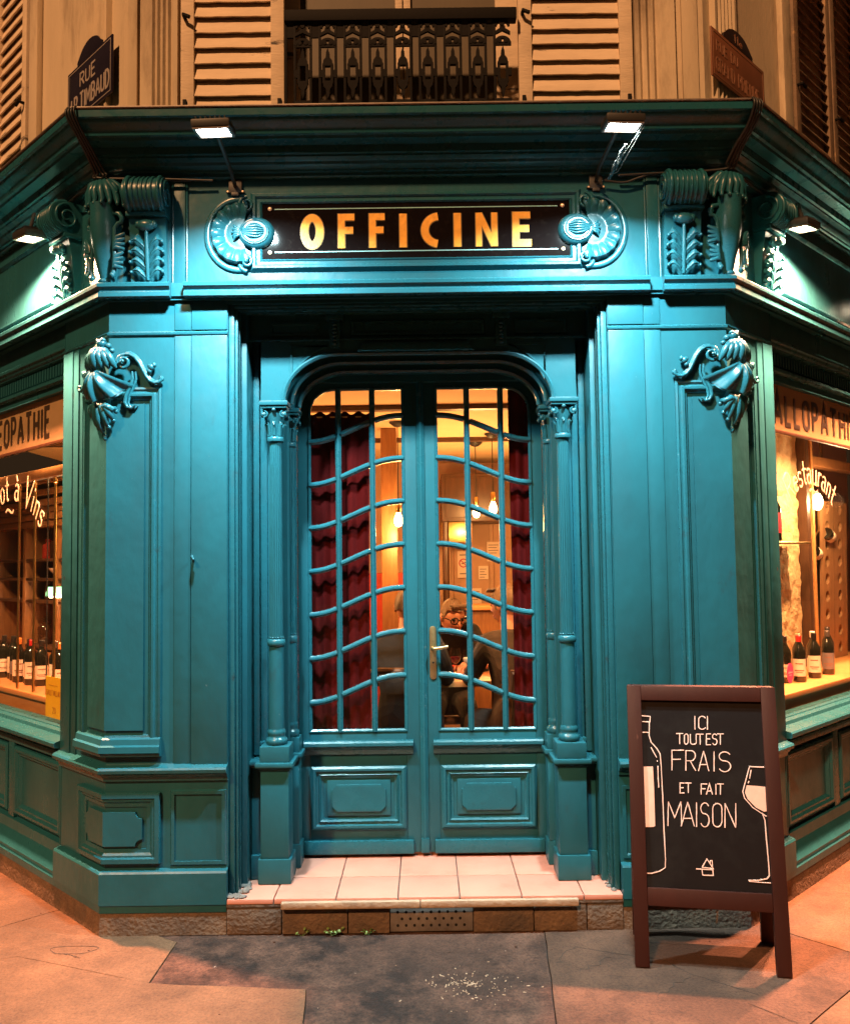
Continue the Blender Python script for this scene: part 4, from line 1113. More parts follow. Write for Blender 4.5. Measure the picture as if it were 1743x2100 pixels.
# arch with rounded shoulders
def arch_path(ins, z_top=2.600, x_half=.645, zsp=2.367, zs=None):
    x = x_half - ins; zt = z_top - ins; rx = .27 - ins * .5; rz = zt - zsp
    left = [(-x, zsp)] + [(-x + rx * (1 - math.cos(t * PI / 2 / 14)), zsp + rz * math.sin(t * PI / 2 / 14)) for t in range(1, 15)]
    return left + [(-a, b_) for a, b_ in reversed(left)]
for i, (ins, y0, y1) in enumerate([(0, .185, .255), (.026, .2552, .345), (.050, .3452, .46)]):
    p = arch_path(ins)
    poly = p + [(.745 - .002 * i, 2.367), (.745 - .002 * i, 2.665 + .002 * i), (-.745 + .002 * i, 2.665 + .002 * i), (-.745 + .002 * i, 2.367)]
    MB().prism([(a, b_) for a, b_ in poly], -y1, -y0, MF).build('arch', PT, por, smooth=35)
    MB().sweep(p, [(-.002, -y0 + .0004), (-.002, -y0 + .008), (.006, -y0 + .012), (.016, -y0 + .006), (.018, -y0 + .0004)], False, lambda a, b_, h: MF(a, b_, h)).build('arch_moulding', TR, por)
# spandrel panels, crown step, little consoles and panels over the arch
for sd in (-1, 1):
    tri = [(sd * .600, 2.46), (sd * .600, 2.63), (sd * .43, 2.63), (sd * .50, 2.60), (sd * .56, 2.545)]
    tri = tri if sd > 0 else list(reversed(tri))
    MB().sweep(tri, [(-.004, -.1848), (-.004, -.179), (.004, -.179), (.006, -.1848)], True, MF).build('spandrel_panel', TR, por)
    MB().box(sd * .368, sd * .420, 2.622, 2.752, -.198, -.170, MF, bev=.003).build('small_console', TR, por)
    cl = MB()
    for i in range(6): cl.blob(MF(sd * .394, 2.640 + .018 * i, -.168), (.013, .010, .010), 7, 5)
    cl.build('carving', TR, por, smooth=60)
    MB().box(sd * .352, sd * .436, 2.7525, 2.7835, -.198, -.158, MF, bev=.004).build('small_console_cap', TR, por)
    MB().sweep([(sd * .47, 2.690), (sd * .70, 2.690), (sd * .70, 2.745), (sd * .47, 2.745)], [(-.006, -.1985), (-.006, -.190), (.006, -.190), (.010, -.1985)], True, MF).build('frieze_panel', TR, por)
MB().sweep([(-.31, 2.690), (.31, 2.690), (.31, 2.745), (-.31, 2.745)], [(-.006, -.1985), (-.006, -.190), (.006, -.190), (.010, -.1985)], True, MF).build('frieze_panel', TR, por)
MB().box(-.798, .798, 2.6662, 2.7842, -.30, -.199, MF).build('transom_frieze', PT, por, smooth=0)
MB().box(-.798, .798, 2.655, 2.6658, -.1845, -.172, MF, bev=.003).build('transom_moulding', TR, por)
MB().prism([(-.285, 2.600), (.265, 2.600), (.235, 2.640), (-.255, 2.640)], -.1845, -.160, MF, bev=.004).build('crown_step', TR, por)
# fixed frame round the door
MB().box(-.799, .799, .46, .52, 2.515, 2.7845).build('door_head', PT, por, smooth=0)
for sd in (-1, 1):
    MB().box(sd * .622, sd * .640, .462, .52, .152, 2.515, flat, bev=.003).build('door_frame', TR, por)
MB().box(-.64, .64, .515, .60, .151, .1635).build('threshold', 'wood_warm', por, smooth=0)

# ------------------------------------------------------------------ door leaves
DY = .500
GZ0, GZ1 = .772, 2.480
for sd in (-1, 1):
    leaf = group_part('door_leaf', shop)
    MD = lambda u, v, h, sd=sd: Vector((sd * u, DY - h, v))              # u from the meeting line outwards
    bx = lambda u0, u1, a, b_, h0, h1, bev=.003: MB().box(u0, u1, a, b_, h0, h1, MD, bev=bev)
    IN, OUT = .091, .553
    bx(.002, IN - .010, .168, 2.55, -.040, 0).build('stile', PT, leaf)
    bx(OUT + .010, .620, .168, 2.55, -.040, 0).build('stile', PT, leaf)
    bx(IN - .010, OUT + .010, .168, GZ0 - .012, -.038, -.0005).build('rail', PT, leaf)
    # head with rounded outer shoulder
    r = .115
    hd = [(IN - .010, GZ1 + .012), (OUT + .01 - r, GZ1 + .012)] + [(OUT + .01 - r + r * math.sin(t), GZ1 + .012 - r * (1 - math.cos(t))) for t in (.25, .5, .75, 1.0, 1.25, 1.5)] + [(OUT + .0101, GZ1 + .012 - r), (OUT + .0101, 2.55), (IN - .010, 2.55)]
    MB().prism(hd, -.038, -.0005, MD).build('head_rail', PT, leaf, smooth=25)
    # glazing bars
    bar = [(-.0145, -.010), (-.0145, .001), (-.008, .006), (-.004, .012), (.004, .012), (.008, .006), (.0145, .001), (.0145, -.010)]
    V = [.2405, .4125]
    for q_, v_ in enumerate(V):
        MB().sweep([(v_, GZ0 - .011), (v_, GZ1 + .011)], bar, False, MD).build('glazing_bar', TR, leaf, smooth=30)
    def Sx(u):
        t = (OUT - u) / (OUT - IN); t = max(0, min(1, t))
        return .132 * (.5 - .5 * math.cos(PI * t ** .92))
    def zrow(k, u): return .905 + .2185 * k + Sx(u)
    edges = [IN, V[0], V[1], OUT]
    for k in range(7):
        for c in range(3):
            u0 = edges[c] + (.0135 if c else -.010); u1 = edges[c + 1] - (.0135 if c < 2 else -.010)
            pth = [(u0 + (u1 - u0) * i / 8, zrow(k, u0 + (u1 - u0) * i / 8)) for i in range(9)]
            MB().sweep(pth, [(o, h - .0008 * 1) for o, h in bar], False, MD).build('glazing_bar', TR, leaf, smooth=30)
    # edge moulding of the glazed area
    ep = [(IN, GZ0), (OUT, GZ0), (OUT, GZ1 - r)] + [(OUT - r + r * math.cos(t), GZ1 - r + r * math.sin(t)) for t in (.3, .6, .9, 1.2)] + [(OUT - r, GZ1), (IN, GZ1)]
    MB().sweep(ep, [(-.001, -.012), (-.001, -.002), (.006, .004), (.012, .0045), (.016, .0006), (.016, -.012)], True, MD).build('glazing_bead', TR, leaf, smooth=30)
    # bevelled panes
    for c in range(3):
        u0, u1 = edges[c], edges[c + 1]
        for k in range(8):
            n = 6
            lo = [(u0 + (u1 - u0) * i / n, (GZ0 if k == 0 else zrow(k - 1, u0 + (u1 - u0) * i / n))) for i in range(n + 1)]
            hi = [(u0 + (u1 - u0) * i / n, (GZ1 if k == 7 else zrow(k, u0 + (u1 - u0) * i / n))) for i in range(n + 1)]
            if c == 2 and k == 7:
                hi = [(u0, GZ1)] + [(OUT - r, GZ1)] + [(OUT - r + r * math.sin(t), GZ1 - r + r * math.cos(t)) for t in (.3, .6, .9, 1.2, PI / 2)]
            poly = lo + list(reversed(hi))
            d = 0.021
            try:
                inn = inset(poly, d)
                mb = MB(); bm = mb.bm
                o_ = [bm.verts.new(MD(a, b_, -.0165)) for a, b_ in poly]; i_ = [bm.verts.new(MD(a, b_, -.0135)) for a, b_ in inn]
                bk = [bm.verts.new(MD(a, b_, -.0175)) for a, b_ in poly]
                N = len(poly)
                for i in range(N):
                    bm.faces.new((o_[i], o_[(i + 1) % N], i_[(i + 1) % N], i_[i])); bm.faces.new((o_[i], o_[(i + 1) % N], bk[(i + 1) % N], bk[i]))
                bm.faces.new(i_); bm.faces.new(list(reversed(bk)))
                mb.build('pane', 'pane_glass', leaf, smooth=0)
            except Exception:
                pass
    # weather rail, kick panel, bottom board
    MB().sweep([(.050, .685), (.594, .685)], [(-.034, .001), (-.034, .034), (-.026, .042), (-.012, .042), (-.004, .030), (.004, .028), (.010, .020), (.020, .016), (.034, .010), (.038, .001)], False, MD).build('weather_rail', TR, leaf, smooth=25)
    MB().sweep([(.088, .285), (.556, .285), (.556, .592), (.088, .592)], [(0, .0006), (0, .012), (-.010, .020), (-.020, .020), (-.026, .010), (-.034, .010), (-.040, .016), (-.048, .006), (-.058, .003), (-.058, .0006)], True, MD).build('panel_frame', TR, leaf, smooth=25)
    bx(.165, .480, .352, .525, .0006, .009, .004).build('panel_field', PT, leaf)
    rr = .024; a0, a1, c0, c1 = .188, .455, .372, .505
    sc = [(a0 + rr, c0), (a1 - rr, c0)] + [(a1 - rr * math.cos(t), c0 + rr * math.sin(t)) for t in (.4, .8, 1.2)] + [(a1, c0 + rr), (a1, c1 - rr)] + [(a1 - rr * math.sin(t), c1 - rr * math.cos(t)) for t in (.4, .8, 1.2)] + [(a1 - rr, c1), (a0 + rr, c1)] + [(a0 + rr * math.cos(t), c1 - rr * math.sin(t)) for t in (.4, .8, 1.2)] + [(a0, c1 - rr), (a0, c0 + rr)] + [(a0 + rr * math.sin(t), c0 + rr * math.cos(t)) for t in (.4, .8, 1.2)]
    MB().prism(sc, .0092, .018, MD, bev=.003).build('panel_raised_field', TR, leaf, smooth=25)
    bx(.052, .592, .168, .232, .0006, .026, .005).build('kick_board', TR, leaf)
    if sd < 0:
        # astragal covering the meeting line
        MB().sweep([(-.004, .24), (-.004, 2.548)], [(-.019, .0006), (-.019, .006), (-.010, .012), (-.004, .018), (.004, .018), (.010, .012), (.019, .006), (.019, .0006)], False, MD).build('astragal', TR, leaf, smooth=30)
        bx(-.024, .016, .170, .239, .0006, .022, .003).build('astragal_block', TR, leaf)
    else:
        MH = lambda u, v, h: Vector((u, DY - h, v))
        hp = [(.0545 + .017 * math.cos(t), 1.262 + .018 * math.sin(t)) for t in [i * PI / 8 for i in range(9)]] + [(.0545 - .017 * math.cos(t), 1.032 - .018 * math.sin(t)) for t in [i * PI / 8 for i in range(9)]]
        hn = group_part('handle_set', leaf) if False else None
        bp_ = MB().prism(hp, .0006, .007, MH, bev=.003).build('handle_plate', 'brass_door', leaf)
        MB().tube([MH(.052, 1.170, .006), MH(.052, 1.170, .045), MH(.062, 1.171, .052), MH(.10, 1.176, .052), MH(.128, 1.181, .050)], [.009, .009, .0095, .009, .008], 10).build('lever_handle', 'brass_door', leaf, smooth=60)
        MB().prism(arc(.0545, 1.098, .0052, .0052, 0, 330, 11) , .0071, .0082, MH).build('keyhole', 'hole', leaf, smooth=0)

# ------------------------------------------------------------------ display windows on both sides
for sd in (-1, 1):
    dw = group_part('display_window', shop)
    M = MS(sd)
    S0, S1 = .475, SEND - .02
    bx = lambda a, b_, z0, z1, h0, h1, bev=.003: MB().box(a, b_, z0, z1, h0, h1, M, bev=bev)
    # head: box, vent strip, mouldings
    bx(S0, S1, 2.695, 2.799, -.14, -.010).build('head_box', PT, dw)
    bx(S0, S1, 2.500, 2.694, -.14, -.060).build('head_board', PT, dw)
    MB().sweep([P2(sd, S1), P2(sd, S0)] if sd < 0 else [P2(sd, S0), P2(sd, S1)], [(-.0595, 2.64), (-.03, 2.65)] + cyma(-.03, 2.655, -.006, 2.68) + [(-.006, 2.6945), (-.0595, 2.6945)]).build('head_moulding', TR, dw)
    MB().sweep([P2(sd, S1), P2(sd, S0)] if sd < 0 else [P2(sd, S0), P2(sd, S1)], [(-.0595, 2.535), (-.045, 2.535), (-.035, 2.545), (-.035, 2.560), (-.045, 2.567), (-.0595, 2.567)]).build('head_moulding', TR, dw)
    v0 = MB().box(S0 + .03, S0 + .046, 2.575, 2.635, -.0597, -.042, M).build('vent_slat', PT, dw, smooth=0)
    tdir = M(1, 0, 0) - M(0, 0, 0)
    for i in range(1, 84):
        o = v0.copy(); COL.objects.link(o); o.parent = dw; o.location = tdir * (.0345 * i)
    # little carved bracket where the head meets the pilaster
    cb = MB()
    cb.box(S0 + .001, S0 + .035, 2.50, 2.69, -.0595, -.02, M, bev=.003)
    for i in range(7): cb.blob(M(S0 + .018, 2.52 + .022 * i, -.016), (.012, .012, .011), 7, 5)
    for a, z, r in [(.018, 2.485, .020), (.03, 2.465, .014), (.012, 2.46, .012)]: cb.blob(M(S0 + a, z, -.03), r, 8, 6)
    cb.build('carved_bracket', TR, dw, smooth=50)
    # lettered band
    bd = bx(S0, S1, 2.262, 2.499, -.105, -.092, 0); bd.build('sign_band', 'band_cream', dw, smooth=0)
    bx(S0, S1, 2.246, 2.2615, -.105, -.086, .002).build('band_rail', 'wood_dark', dw)
    if sd < 0:
        Mr = lambda u, v, h: M(1.97 - u, v, h)            # read from far end to the corner
        lw_ = 1.97 - .885
        letters('HOMEOPATHIE', Mr, 0, 2.300, .150, dw, 'letter_dark', wfrac=.17, t=.002, h=-.0918, track=.25, xs=.85, width=lw_)
    else:
        Mr = lambda u, v, h: M(u, v, h)
        letters('ALLOPATHIE', Mr, .70, 2.300, .150, dw, 'letter_dark', wfrac=.17, t=.002, h=-.0918, track=.25, xs=.85, width=1.16)
    # frame and glass
    bx(S0, S0 + .045, .803, 2.2455, -.13, -.070).build('frame_post', 'wood_dark', dw)
    bx(S0 + 2.3, S0 + 2.36, .803, 2.2455, -.13, -.060).build('frame_post', PT, dw)
    bx(S0 + .0455, S0 + 2.2995, .8031, 2.2455, -.104, -.098, 0).build('pane', 'shop_glass', dw, smooth=0)
    # sill and stall riser
    MB().sweep([P2(sd, S1), P2(sd, S0 - .0)] if sd < 0 else [P2(sd, S0), P2(sd, S1)], [(-.15, .700), (-.052, .700), (-.05, .724), (.030, .734), (.036, .742), (.036, .757), (.028, .764), (-.035, .776), (-.040, .792), (-.068, .797), (-.070, .802), (-.15, .802)]).build('sill', TR, dw, smooth=20)
    bx(S0, S1, .13, .6995, -.15, -.055, 0).build('stall_riser', PT, dw, smooth=0)
    bx(S0, S1, .664, .6992, -.0545, -.030, .004).build('riser_rail', TR, dw)
    MB().sweep([P2(sd, S1), P2(sd, S0)] if sd < 0 else [P2(sd, S0), P2(sd, S1)], [(-.0545, .1285), (.018, .1285), (.020, .150), (.014, .156), (-.020, .215), (-.026, .262), (-.0545, .266)]).build('riser_base', PT, dw, smooth=20)
    for k in range(4):
        a = S0 + .075 + .70 * k; b_ = a + .60
        pth = [(a, .29), (b_, .29), (b_, .645), (a, .645)]
        MB().sweep(pth, [(0, -.0548), (0, -.034), (-.012, -.026), (-.024, -.026), (-.034, -.038), (-.042, -.038), (-.052, -.050), (-.056, -.0548)], True, M).build('panel_frame', TR, dw, smooth=25)
        bx(b_ + .012, b_ + .088, .268, .663, -.0546, -.034, .003).build('riser_stile', TR, dw)
    # sunk frieze panel with bowed end above the window
    pz0, pz1 = 2.925, 3.300
    sE = S0 + .075
    end = [(sE + .055, pz0), (sE + .055, pz0 + .03), (sE + .03, pz0 + .045)] + [(sE + .03 - .045 * math.sin(t), pz0 + .045 + (pz1 - pz0 - .09) * t / PI) for t in [PI * i / 12 for i in range(1, 12)]] + [(sE + .03, pz1 - .045), (sE + .055, pz1 - .03), (sE + .055, pz1)]
    far = [(S1 - .3, pz1), (S1 - .3, pz0)]
    pth = end + far
    MB().sweep(pth, [(0, .0006), (0, .010), (.008, .018), (.016, .018), (.024, .008), (.028, .0006)], True, M).build('frieze_panel_frame', TR, dw, smooth=25)
    # arched window lettering on the glass
    if sd < 0:
        R_ = .62
        c_u = 1.44; c_v = 1.985
        Ml = lambda u, v, h: M(c_u - u, v, h)
        arcf = lambda a, b_: ((R_ + b_) * math.sin((a - .475) / R_), (R_ + b_) * math.cos((a - .475) / R_) - R_)
        letters('Bistrol à Vins'.replace('Bistrol', 'Bistrot'), Ml, 0, c_v, .165, dw, 'vinyl', wfrac=.068, t=.0012, h=-.0975, track=.115, arcf=arcf, width=.95)
        letters('~', Ml, -.07, 1.90, .10, dw, 'vinyl', wfrac=.12, t=.0012, h=-.0975, width=.12)
        # yellow guide card at the corner of the glass
    else:
        R_ = .42
        c_u = 1.17; c_v = 2.005
        Ml = lambda u, v, h: M(c_u + u, v, h)
        arcf = lambda a, b_: ((R_ + b_) * math.sin((a - .31) / R_), (R_ + b_) * math.cos((a - .31) / R_) - R_)
        letters('Restaurant', Ml, 0, c_v, .150, dw, 'vinyl', wfrac=.068, t=.0012, h=-.0975, track=.09, arcf=arcf, width=.62)
        letters('~', Ml, -.03, 1.945, .09, dw, 'vinyl', wfrac=.12, t=.0012, h=-.0975, width=.11)
# guide card and sticker stuck to the panes
MLs = MS(-1); MRs = MS(1)
cd = thing('guide_card', 'yellow guide card stuck inside the left shop window beside the bottles', 'card', tuple(MLs(.66, .87, -.113)))
Mx = lambda u, v, h: MLs(.93 - u, v, h)
MB().box(0, .185, .82, 1.03, -.1085, -.1055, Mx).build('card', 'card_yellow', cd, smooth=0)
letters('GAULT', Mx, .01, .935, .026, cd, 'card_print', wfrac=.2, t=.0006, h=-.1054, width=.078)
letters('MILLAU', Mx, .10, .935, .026, cd, 'card_print', wfrac=.2, t=.0006, h=-.1054, width=.08)
MB().box(.04, .15, .985, .988, -.1054, -.1048, Mx).build('rule', 'card_print', cd, smooth=0)
letters('20', Mx, .09, .845, .03, cd, 'card_print', wfrac=.16, t=.0006, h=-.1054, width=.04)
stk = thing('oval_sticker', 'pink oval sticker on the lower corner of the right shop window', 'sticker', tuple(MRs(.80, .95, -.09)))
MB().prism(arc(.793, 1.005, .040, .052, 0, 345, 23), -.0972, -.0962, MRs).build('sticker', 'sticker_pink', stk, smooth=0)
MB().box(.765, .822, 1.004, 1.010, -.0961, -.0957, MRs).build('print', 'sticker_print', stk, smooth=0)
MB().box(.778, .810, .992, .996, -.0961, -.0957, MRs).build('print', 'sticker_print', stk, smooth=0)

# ================================================================== floodlights
P_FRONT, P_SIDE = 114.0, 2300.0
def floodlight(name_label, mount, mdir, head, aim, power, color, lens, spot, side_vec, size=(.17, .105), group='floodlights on the shopfront', spread=170, blend=.5):
    """bracket on the frieze, arm, flat case with glowing lens; the lamp itself sits just under the lens"""
    mount = Vector(mount); head = Vector(head); aim = Vector(aim).normalized()
    fl = thing('floodlight', name_label, 'lamp', tuple(mount), group)
    sv = (Vector(side_vec) - aim * Vector(side_vec).dot(aim)).normalized(); uv = aim.cross(sv)
    Mh = lambda a, b_, c: head + sv * a + uv * b_ + aim * c
    w, d = size
    # case
    MB().box(-w / 2, w / 2, -d / 2, d / 2, -.030, .0, Mh, bev=.006).build('case', 'lamp_case', fl)
    MB().sweep([(-w / 2 + .004, -d / 2 + .004), (w / 2 - .004, -d / 2 + .004), (w / 2 - .004, d / 2 - .004), (-w / 2 + .004, d / 2 - .004)], [(-.010, .0004), (-.010, .007), (0, .007), (0, .0004)], True, Mh).build('rim', 'steel', fl)
    MB().box(-w / 2 + .015, w / 2 - .015, -d / 2 + .015, d / 2 - .015, .0006, .0028, Mh).build('lens', lens, fl, smooth=0)
    # cooling fins
    fn = MB()
    for i in range(7):
        x = -w / 2 + w * (i + 1) / 8; fn.box(x - .002, x + .002, -d / 2 + .01, d / 2 - .01, -.042, -.0305, Mh)
    fn.build('fins', 'lamp_case', fl, smooth=0)
    mdir = Vector(mdir).normalized(); mt = Vector((0, 0, 1)).cross(mdir).normalized()
    Mm = lambda a, b_, c: mount + mt * a + Vector((0, 0, 1)) * b_ + mdir * c
    mp_ = MB().box(-.030, .030, -.030, .030, .0, .014, Mm, bev=.003)
    mp_.box(-.017, .017, -.045, -.030, .0, .02, Mm, bev=.003)
    mp_.box(-.042, .042, -.028, -.018, .0, .012, Mm, bev=.002)
    mp_.build('mounting_plate', 'lamp_case', fl)
    for a in (-.034, .034): MB().lathe([(.005, 0), (.004, .003)], 8, lambda x, y, z, a=a: Mm(a + x, -.023 + y, .012 + z)).build('screw', 'stud', fl)
    knee = mount + mdir * .10 + Vector((0, 0, .03))
    back = head - aim * .030
    MB().tube([mount + mdir * .01, knee.lerp(mount, .5), knee, knee.lerp(back, .5), back], [.009, .009, .009, .009, .009], 8).build('arm', 'lamp_case', fl, smooth=60)
    ld = bpy.data.lights.new('flood_lamp', 'SPOT' if spot else 'AREA')
    ld.energy = power; ld.color = color
    if spot: ld.spot_size = math.radians(spot); ld.spot_blend = blend; ld.shadow_soft_size = .03
    else:
        ld.shape = 'RECTANGLE'; ld.size = w - .04; ld.size_y = d - .04; ld.spread = math.radians(spread)
    lo = bpy.data.objects.new('flood_lamp', ld); COL.objects.link(lo); lo.parent = fl
    R3 = Matrix((sv, -uv, -aim)).transposed()
    if R3.determinant() < 0: R3 = Matrix((-sv, -uv, -aim)).transposed()
    lo.matrix_local = Matrix.Translation(head + aim * .012 - mount) @ R3.to_4x4()
    return fl
FH = 3.307
for sd, lb in ((-1, 'lit floodlight on an arm above the left end of the gold lettered sign'), (1, 'lit floodlight on an arm above the right end of the gold lettered sign, cobweb below')):
    floodlight(lb, (sd * .823, -.004, 3.325), (0, -1, 0), (sd * .805 + .016, -.565, FH), (sd * -.03, .15, -.985), P_FRONT, (.66, .95, 1.0), 'lens_white', None, (1, 0, 0), (.150, .125), spread=138)
for sd, lb in ((-1, 'lit floodlight on the left side wall near the carved bracket'), (1, 'lit floodlight on the right side wall near the carved bracket')):
    M = MS(sd); mount = M(.62, 3.335, .002); head = M(.505, 3.195, .165)
    n = Vector((sd, -1, 0)) / S2; t = Vector((sd, 1, 0)) / S2
    floodlight(lb, mount, n, head, -Vector((0, 0, 1)) - n * .08 + t * .10, P_SIDE, (1.0, .38, .19), 'lens_warm', 150, t, (.16, .11), blend=.3)
M = MS(1); n = Vector((1, -1, 0)) / S2; t = Vector((1, 1, 0)) / S2
floodlight('farther lit floodlight along the right side wall at the edge of view', M(2.12, 3.335, .002), n, M(2.02, 3.165, .19), -Vector((0, 0, 1)) - n * .30 + t * .20, P_SIDE, (1.0, .38, .19), 'lens_warm', 140, t, (.15, .10), blend=.35)

# cobweb rag under the right floodlight
cw = thing('cobweb', 'dusty cobweb tangle hanging under the right front floodlight', 'cobweb', (.81, -.60, 3.12))
rw = random.Random(9); mb = MB()
for i in range(7):
    pts = []
    for k in range(9):
        t_ = k / 8
        pts.append((.838 - .012 * t_ + rw.uniform(-.007, .007), -.545 + .27 * t_, 3.243 - .022 * t_ + rw.uniform(-.010, .010) * math.sin(PI * t_)))
    mb.tube(pts, [.0015 + .0045 * math.sin(PI * k / 8) * rw.uniform(.4, 1) for k in range(9)], 6)
mb.build('tangle', 'web', cw, smooth=60)
mb = MB()
mb.tube([(.898, -.60, 3.29), (.875, -.48, 3.26), (.85, -.34, 3.225), (.82, -.05, 3.30)], .0013, 5)
mb.tube([(.89, -.60, 3.29), (.83, -.36, 3.23)], .001, 5)
mb.build('thread', 'web', cw)

# ================================================================== cables
def cable(pts, r, label):
    # smooth the polyline
    P = [Vector(p) for p in pts]; out = []
    for i in range(len(P) - 1):
        p0 = P[max(0, i - 1)]; p1 = P[i]; p2 = P[i + 1]; p3 = P[min(len(P) - 1, i + 2)]
        for k in range(6):
            t_ = k / 6
            out.append(.5 * ((2 * p1) + (p2 - p0) * t_ + (2 * p0 - 5 * p1 + 4 * p2 - p3) * t_ ** 2 + (3 * p1 - p0 - 3 * p2 + p3) * t_ ** 3))
    out.append(P[-1])
    tag(MB().tube(out, r, 7).build('cable', 'cable', smooth=60), label, 'cable', 'cables clipped round the cornice')
for sd in (-1, 1):
    MC = MCORNER(sd); sdn = 'left' if sd < 0 else 'right'
    for q in range(4):
        o = (q - 1.5) * .014
        end = [MF(sd * (1.20 - .02 * q), 3.352, .040 + .006 * q), MF(sd * (1.02 - .1 * q), 3.345, .036)] if q < 2 else [MS(sd)(.12, 3.35, .045 + .006 * q), MS(sd)(.45 + .1 * (q - 2), 3.345, .040)]
        pts = [MC(o, 3.60, .235), MC(o * 1.1, 3.565, .246), MC(o * .9 + .004, 3.50, .195), MC(o, 3.44, .125), MC(o * 1.2, 3.38, .068), MC(o * 1.1, 3.358, .055)] + end
        cable(pts, .0062 - .0006 * q, ['thickest', 'second', 'third', 'thinnest'][q] + f' of four black cables draped over the {sdn} corner of the cornice')
cable([MF(.86, 3.325, .03), MF(.95, 3.315, .03), MF(1.02, 3.335, .035), MF(1.10, 3.350, .04), MF(1.22, 3.335, .045)], .0055, 'black cable looping from the right front floodlight towards the corner')

# ================================================================== pavement A-board
fa = Vector((.843 - .020, -.394, 0)); fb_ = Vector((1.36 + .030, -.503, 0))
uu = (fb_ - fa).normalized(); bk = Vector((-uu.y, uu.x, 0)); BW = .583
LEAN = .150; BH = 1.078
vv = (bk * LEAN + Vector((0, 0, BH))).normalized(); nn = uu.cross(vv).normalized()
if nn.y > 0: nn = -nn
BL = (bk * LEAN + Vector((0, 0, BH))).length
ab = thing('chalkboard_sign', 'brown framed chalkboard A-board with white wine bottle and glass drawings', 'sign', tuple((fa + fb_) / 2 + bk * .15))
MBd = lambda u, v, h: fa + uu * u + vv * v + nn * h
sw = .056; th = .030
bx = lambda u0, u1, v0, v1, h0, h1, bev=.003, M=MBd: MB().box(u0, u1, v0, v1, h0, h1, M, bev=bev)
fr = group_part('front_frame', ab)
bx(0, sw, .004, BL, -th, 0).build('leg', 'mahogany', fr); bx(BW - sw, BW, .004, BL, -th, 0).build('leg', 'mahogany', fr)
bx(sw + .0005, BW - sw - .0005, BL - sw - .004, BL - .001, -th, -.0005).build('top_rail', 'mahogany', fr)
bx(sw + .0005, BW - sw - .0005, .232, .300, -th, -.0005).build('bottom_rail', 'mahogany', fr)
bx(sw, BW - sw, .3005, BL - sw - .0045, -.020, -.0125, 0).build('board', 'blackboard', fr, smooth=0)
# rear frame leans the other way
rv = (-bk * .125 + Vector((0, 0, BH))).normalized(); rn = -uu.cross(rv).normalized()
if rn.y < 0: rn = -rn
r0 = fa + bk * (LEAN + .030 + .125)
MRr = lambda u, v, h: r0 + uu * u + rv * v + rn * h
rf = group_part('rear_frame', ab)
bx(.004, sw + .004, .004, BL * .992, -.002, .026, .003, MRr).build('leg', 'mahogany', rf); bx(BW - sw - .004, BW - .004, .004, BL * .992, -.002, .026, .003, MRr).build('leg', 'mahogany', rf)
bx(sw + .0045, BW - sw - .0045, BL - sw - .01, BL * .992, -.001, .025, .003, MRr).build('top_rail', 'mahogany', rf)
bx(sw + .0045, BW - sw - .0045, .232, .300, -.001, .025, .003, MRr).build('bottom_rail', 'mahogany', rf)
bx(sw + .0045, BW - sw - .0045, .3005, BL - sw - .0105, .006, .014, 0, MRr).build('board', 'blackboard', rf, smooth=0)
ch = MB()
for i in range(14):
    c = (fa + uu * (BW * .55)) + bk * (.04 + .004 * i) + Vector((0, 0, .235 - .011 * i + .0004 * i * i))
    ch.blob(c, (.0035, .0022, .0062), 6, 5, Matrix.Rotation(i * 1.5, 3, 'Z'))
ch.build('chain', 'steel', ab, smooth=60)
# chalk drawing, traced on the board's own plane
pB = MBd(0, .5, -.0122)
def zb(x, y):
    """point of the enlarged view of the photograph -> board plane"""
    return px_plane(1211.1 + .33866 * x, 1329.3 + .33866 * y, pB, nn)
def clampb(p):
    q = p - fa; u = min(max(q.dot(uu), sw + .002), BW - sw - .002)
    return fa + uu * u + vv * q.dot(vv) + nn * (-.0115)
def chalk(name, lines, w=.0034, parent=None):
    mb = MB()
    for ln in lines:
        pts = [clampb(zb(*p)) for p in ln]
        mb2 = [( (p - fa).dot(uu), (p - fa).dot(vv)) for p in pts]
        dense = []
        for q0, q1 in zip(mb2[:-1], mb2[1:]):
            kk = max(1, int((Vector(q1) - Vector(q0)).length / .012))
            dense += [(q0[0] + (q1[0] - q0[0]) * t_ / kk + rc.uniform(-.0004, .0004), q0[1] + (q1[1] - q0[1]) * t_ / kk + rc.uniform(-.0004, .0004)) for t_ in range(kk)]
        mb2 = dense + [mb2[-1]]
        keep = [mb2[0]]
        for q in mb2[1:]:
            if (Vector(q) - Vector(keep[-1])).length > .0008: keep.append(q)
        if len(keep) > 1: mb.sweep(keep, [(-w / 2, -.0124), (w / 2, -.0124), (w / 2, -.0108), (-w / 2, -.0108)], False, MBd, scale=lambda t, ph=rc.uniform(0, 6): 1.05 + .28 * math.sin(t * 17 + ph) * math.sin(t * 7 + ph))
    mb.build(name, 'chalk', ab, smooth=0)
def ztext(word, boxes, y0, y1, slope=.03):
    for c, (x0, x1) in zip(word, boxes):
        w, sts = SL[c]
        dy = slope * (x0 - 450)
        chalk('letter', [[(x0 + (px / max(w, .02)) * (x1 - x0), y1 + dy - py * (y1 - y0)) for px, py in st] for st in sts])
ztext('ICI', [(630, 632), (652, 692), (706, 708)], 412, 494, 0)
ztext('TOUT', [(518, 560), (567, 590), (603, 640), (642, 684)], 516, 580, .03)
ztext('EST', [(700, 728), (737, 765), (765, 806)], 520, 586, .0)
ztext('FRAIS', [(490, 565), (575, 635), (652, 716), (746, 748), (776, 848)], 618, 740, .03)
ztext('ET', [(541, 568), (572, 610)], 818, 878, .0)
ztext('FAIT', [(668, 705), (700, 738), (757, 759), (765, 806)], 824, 888, .0)
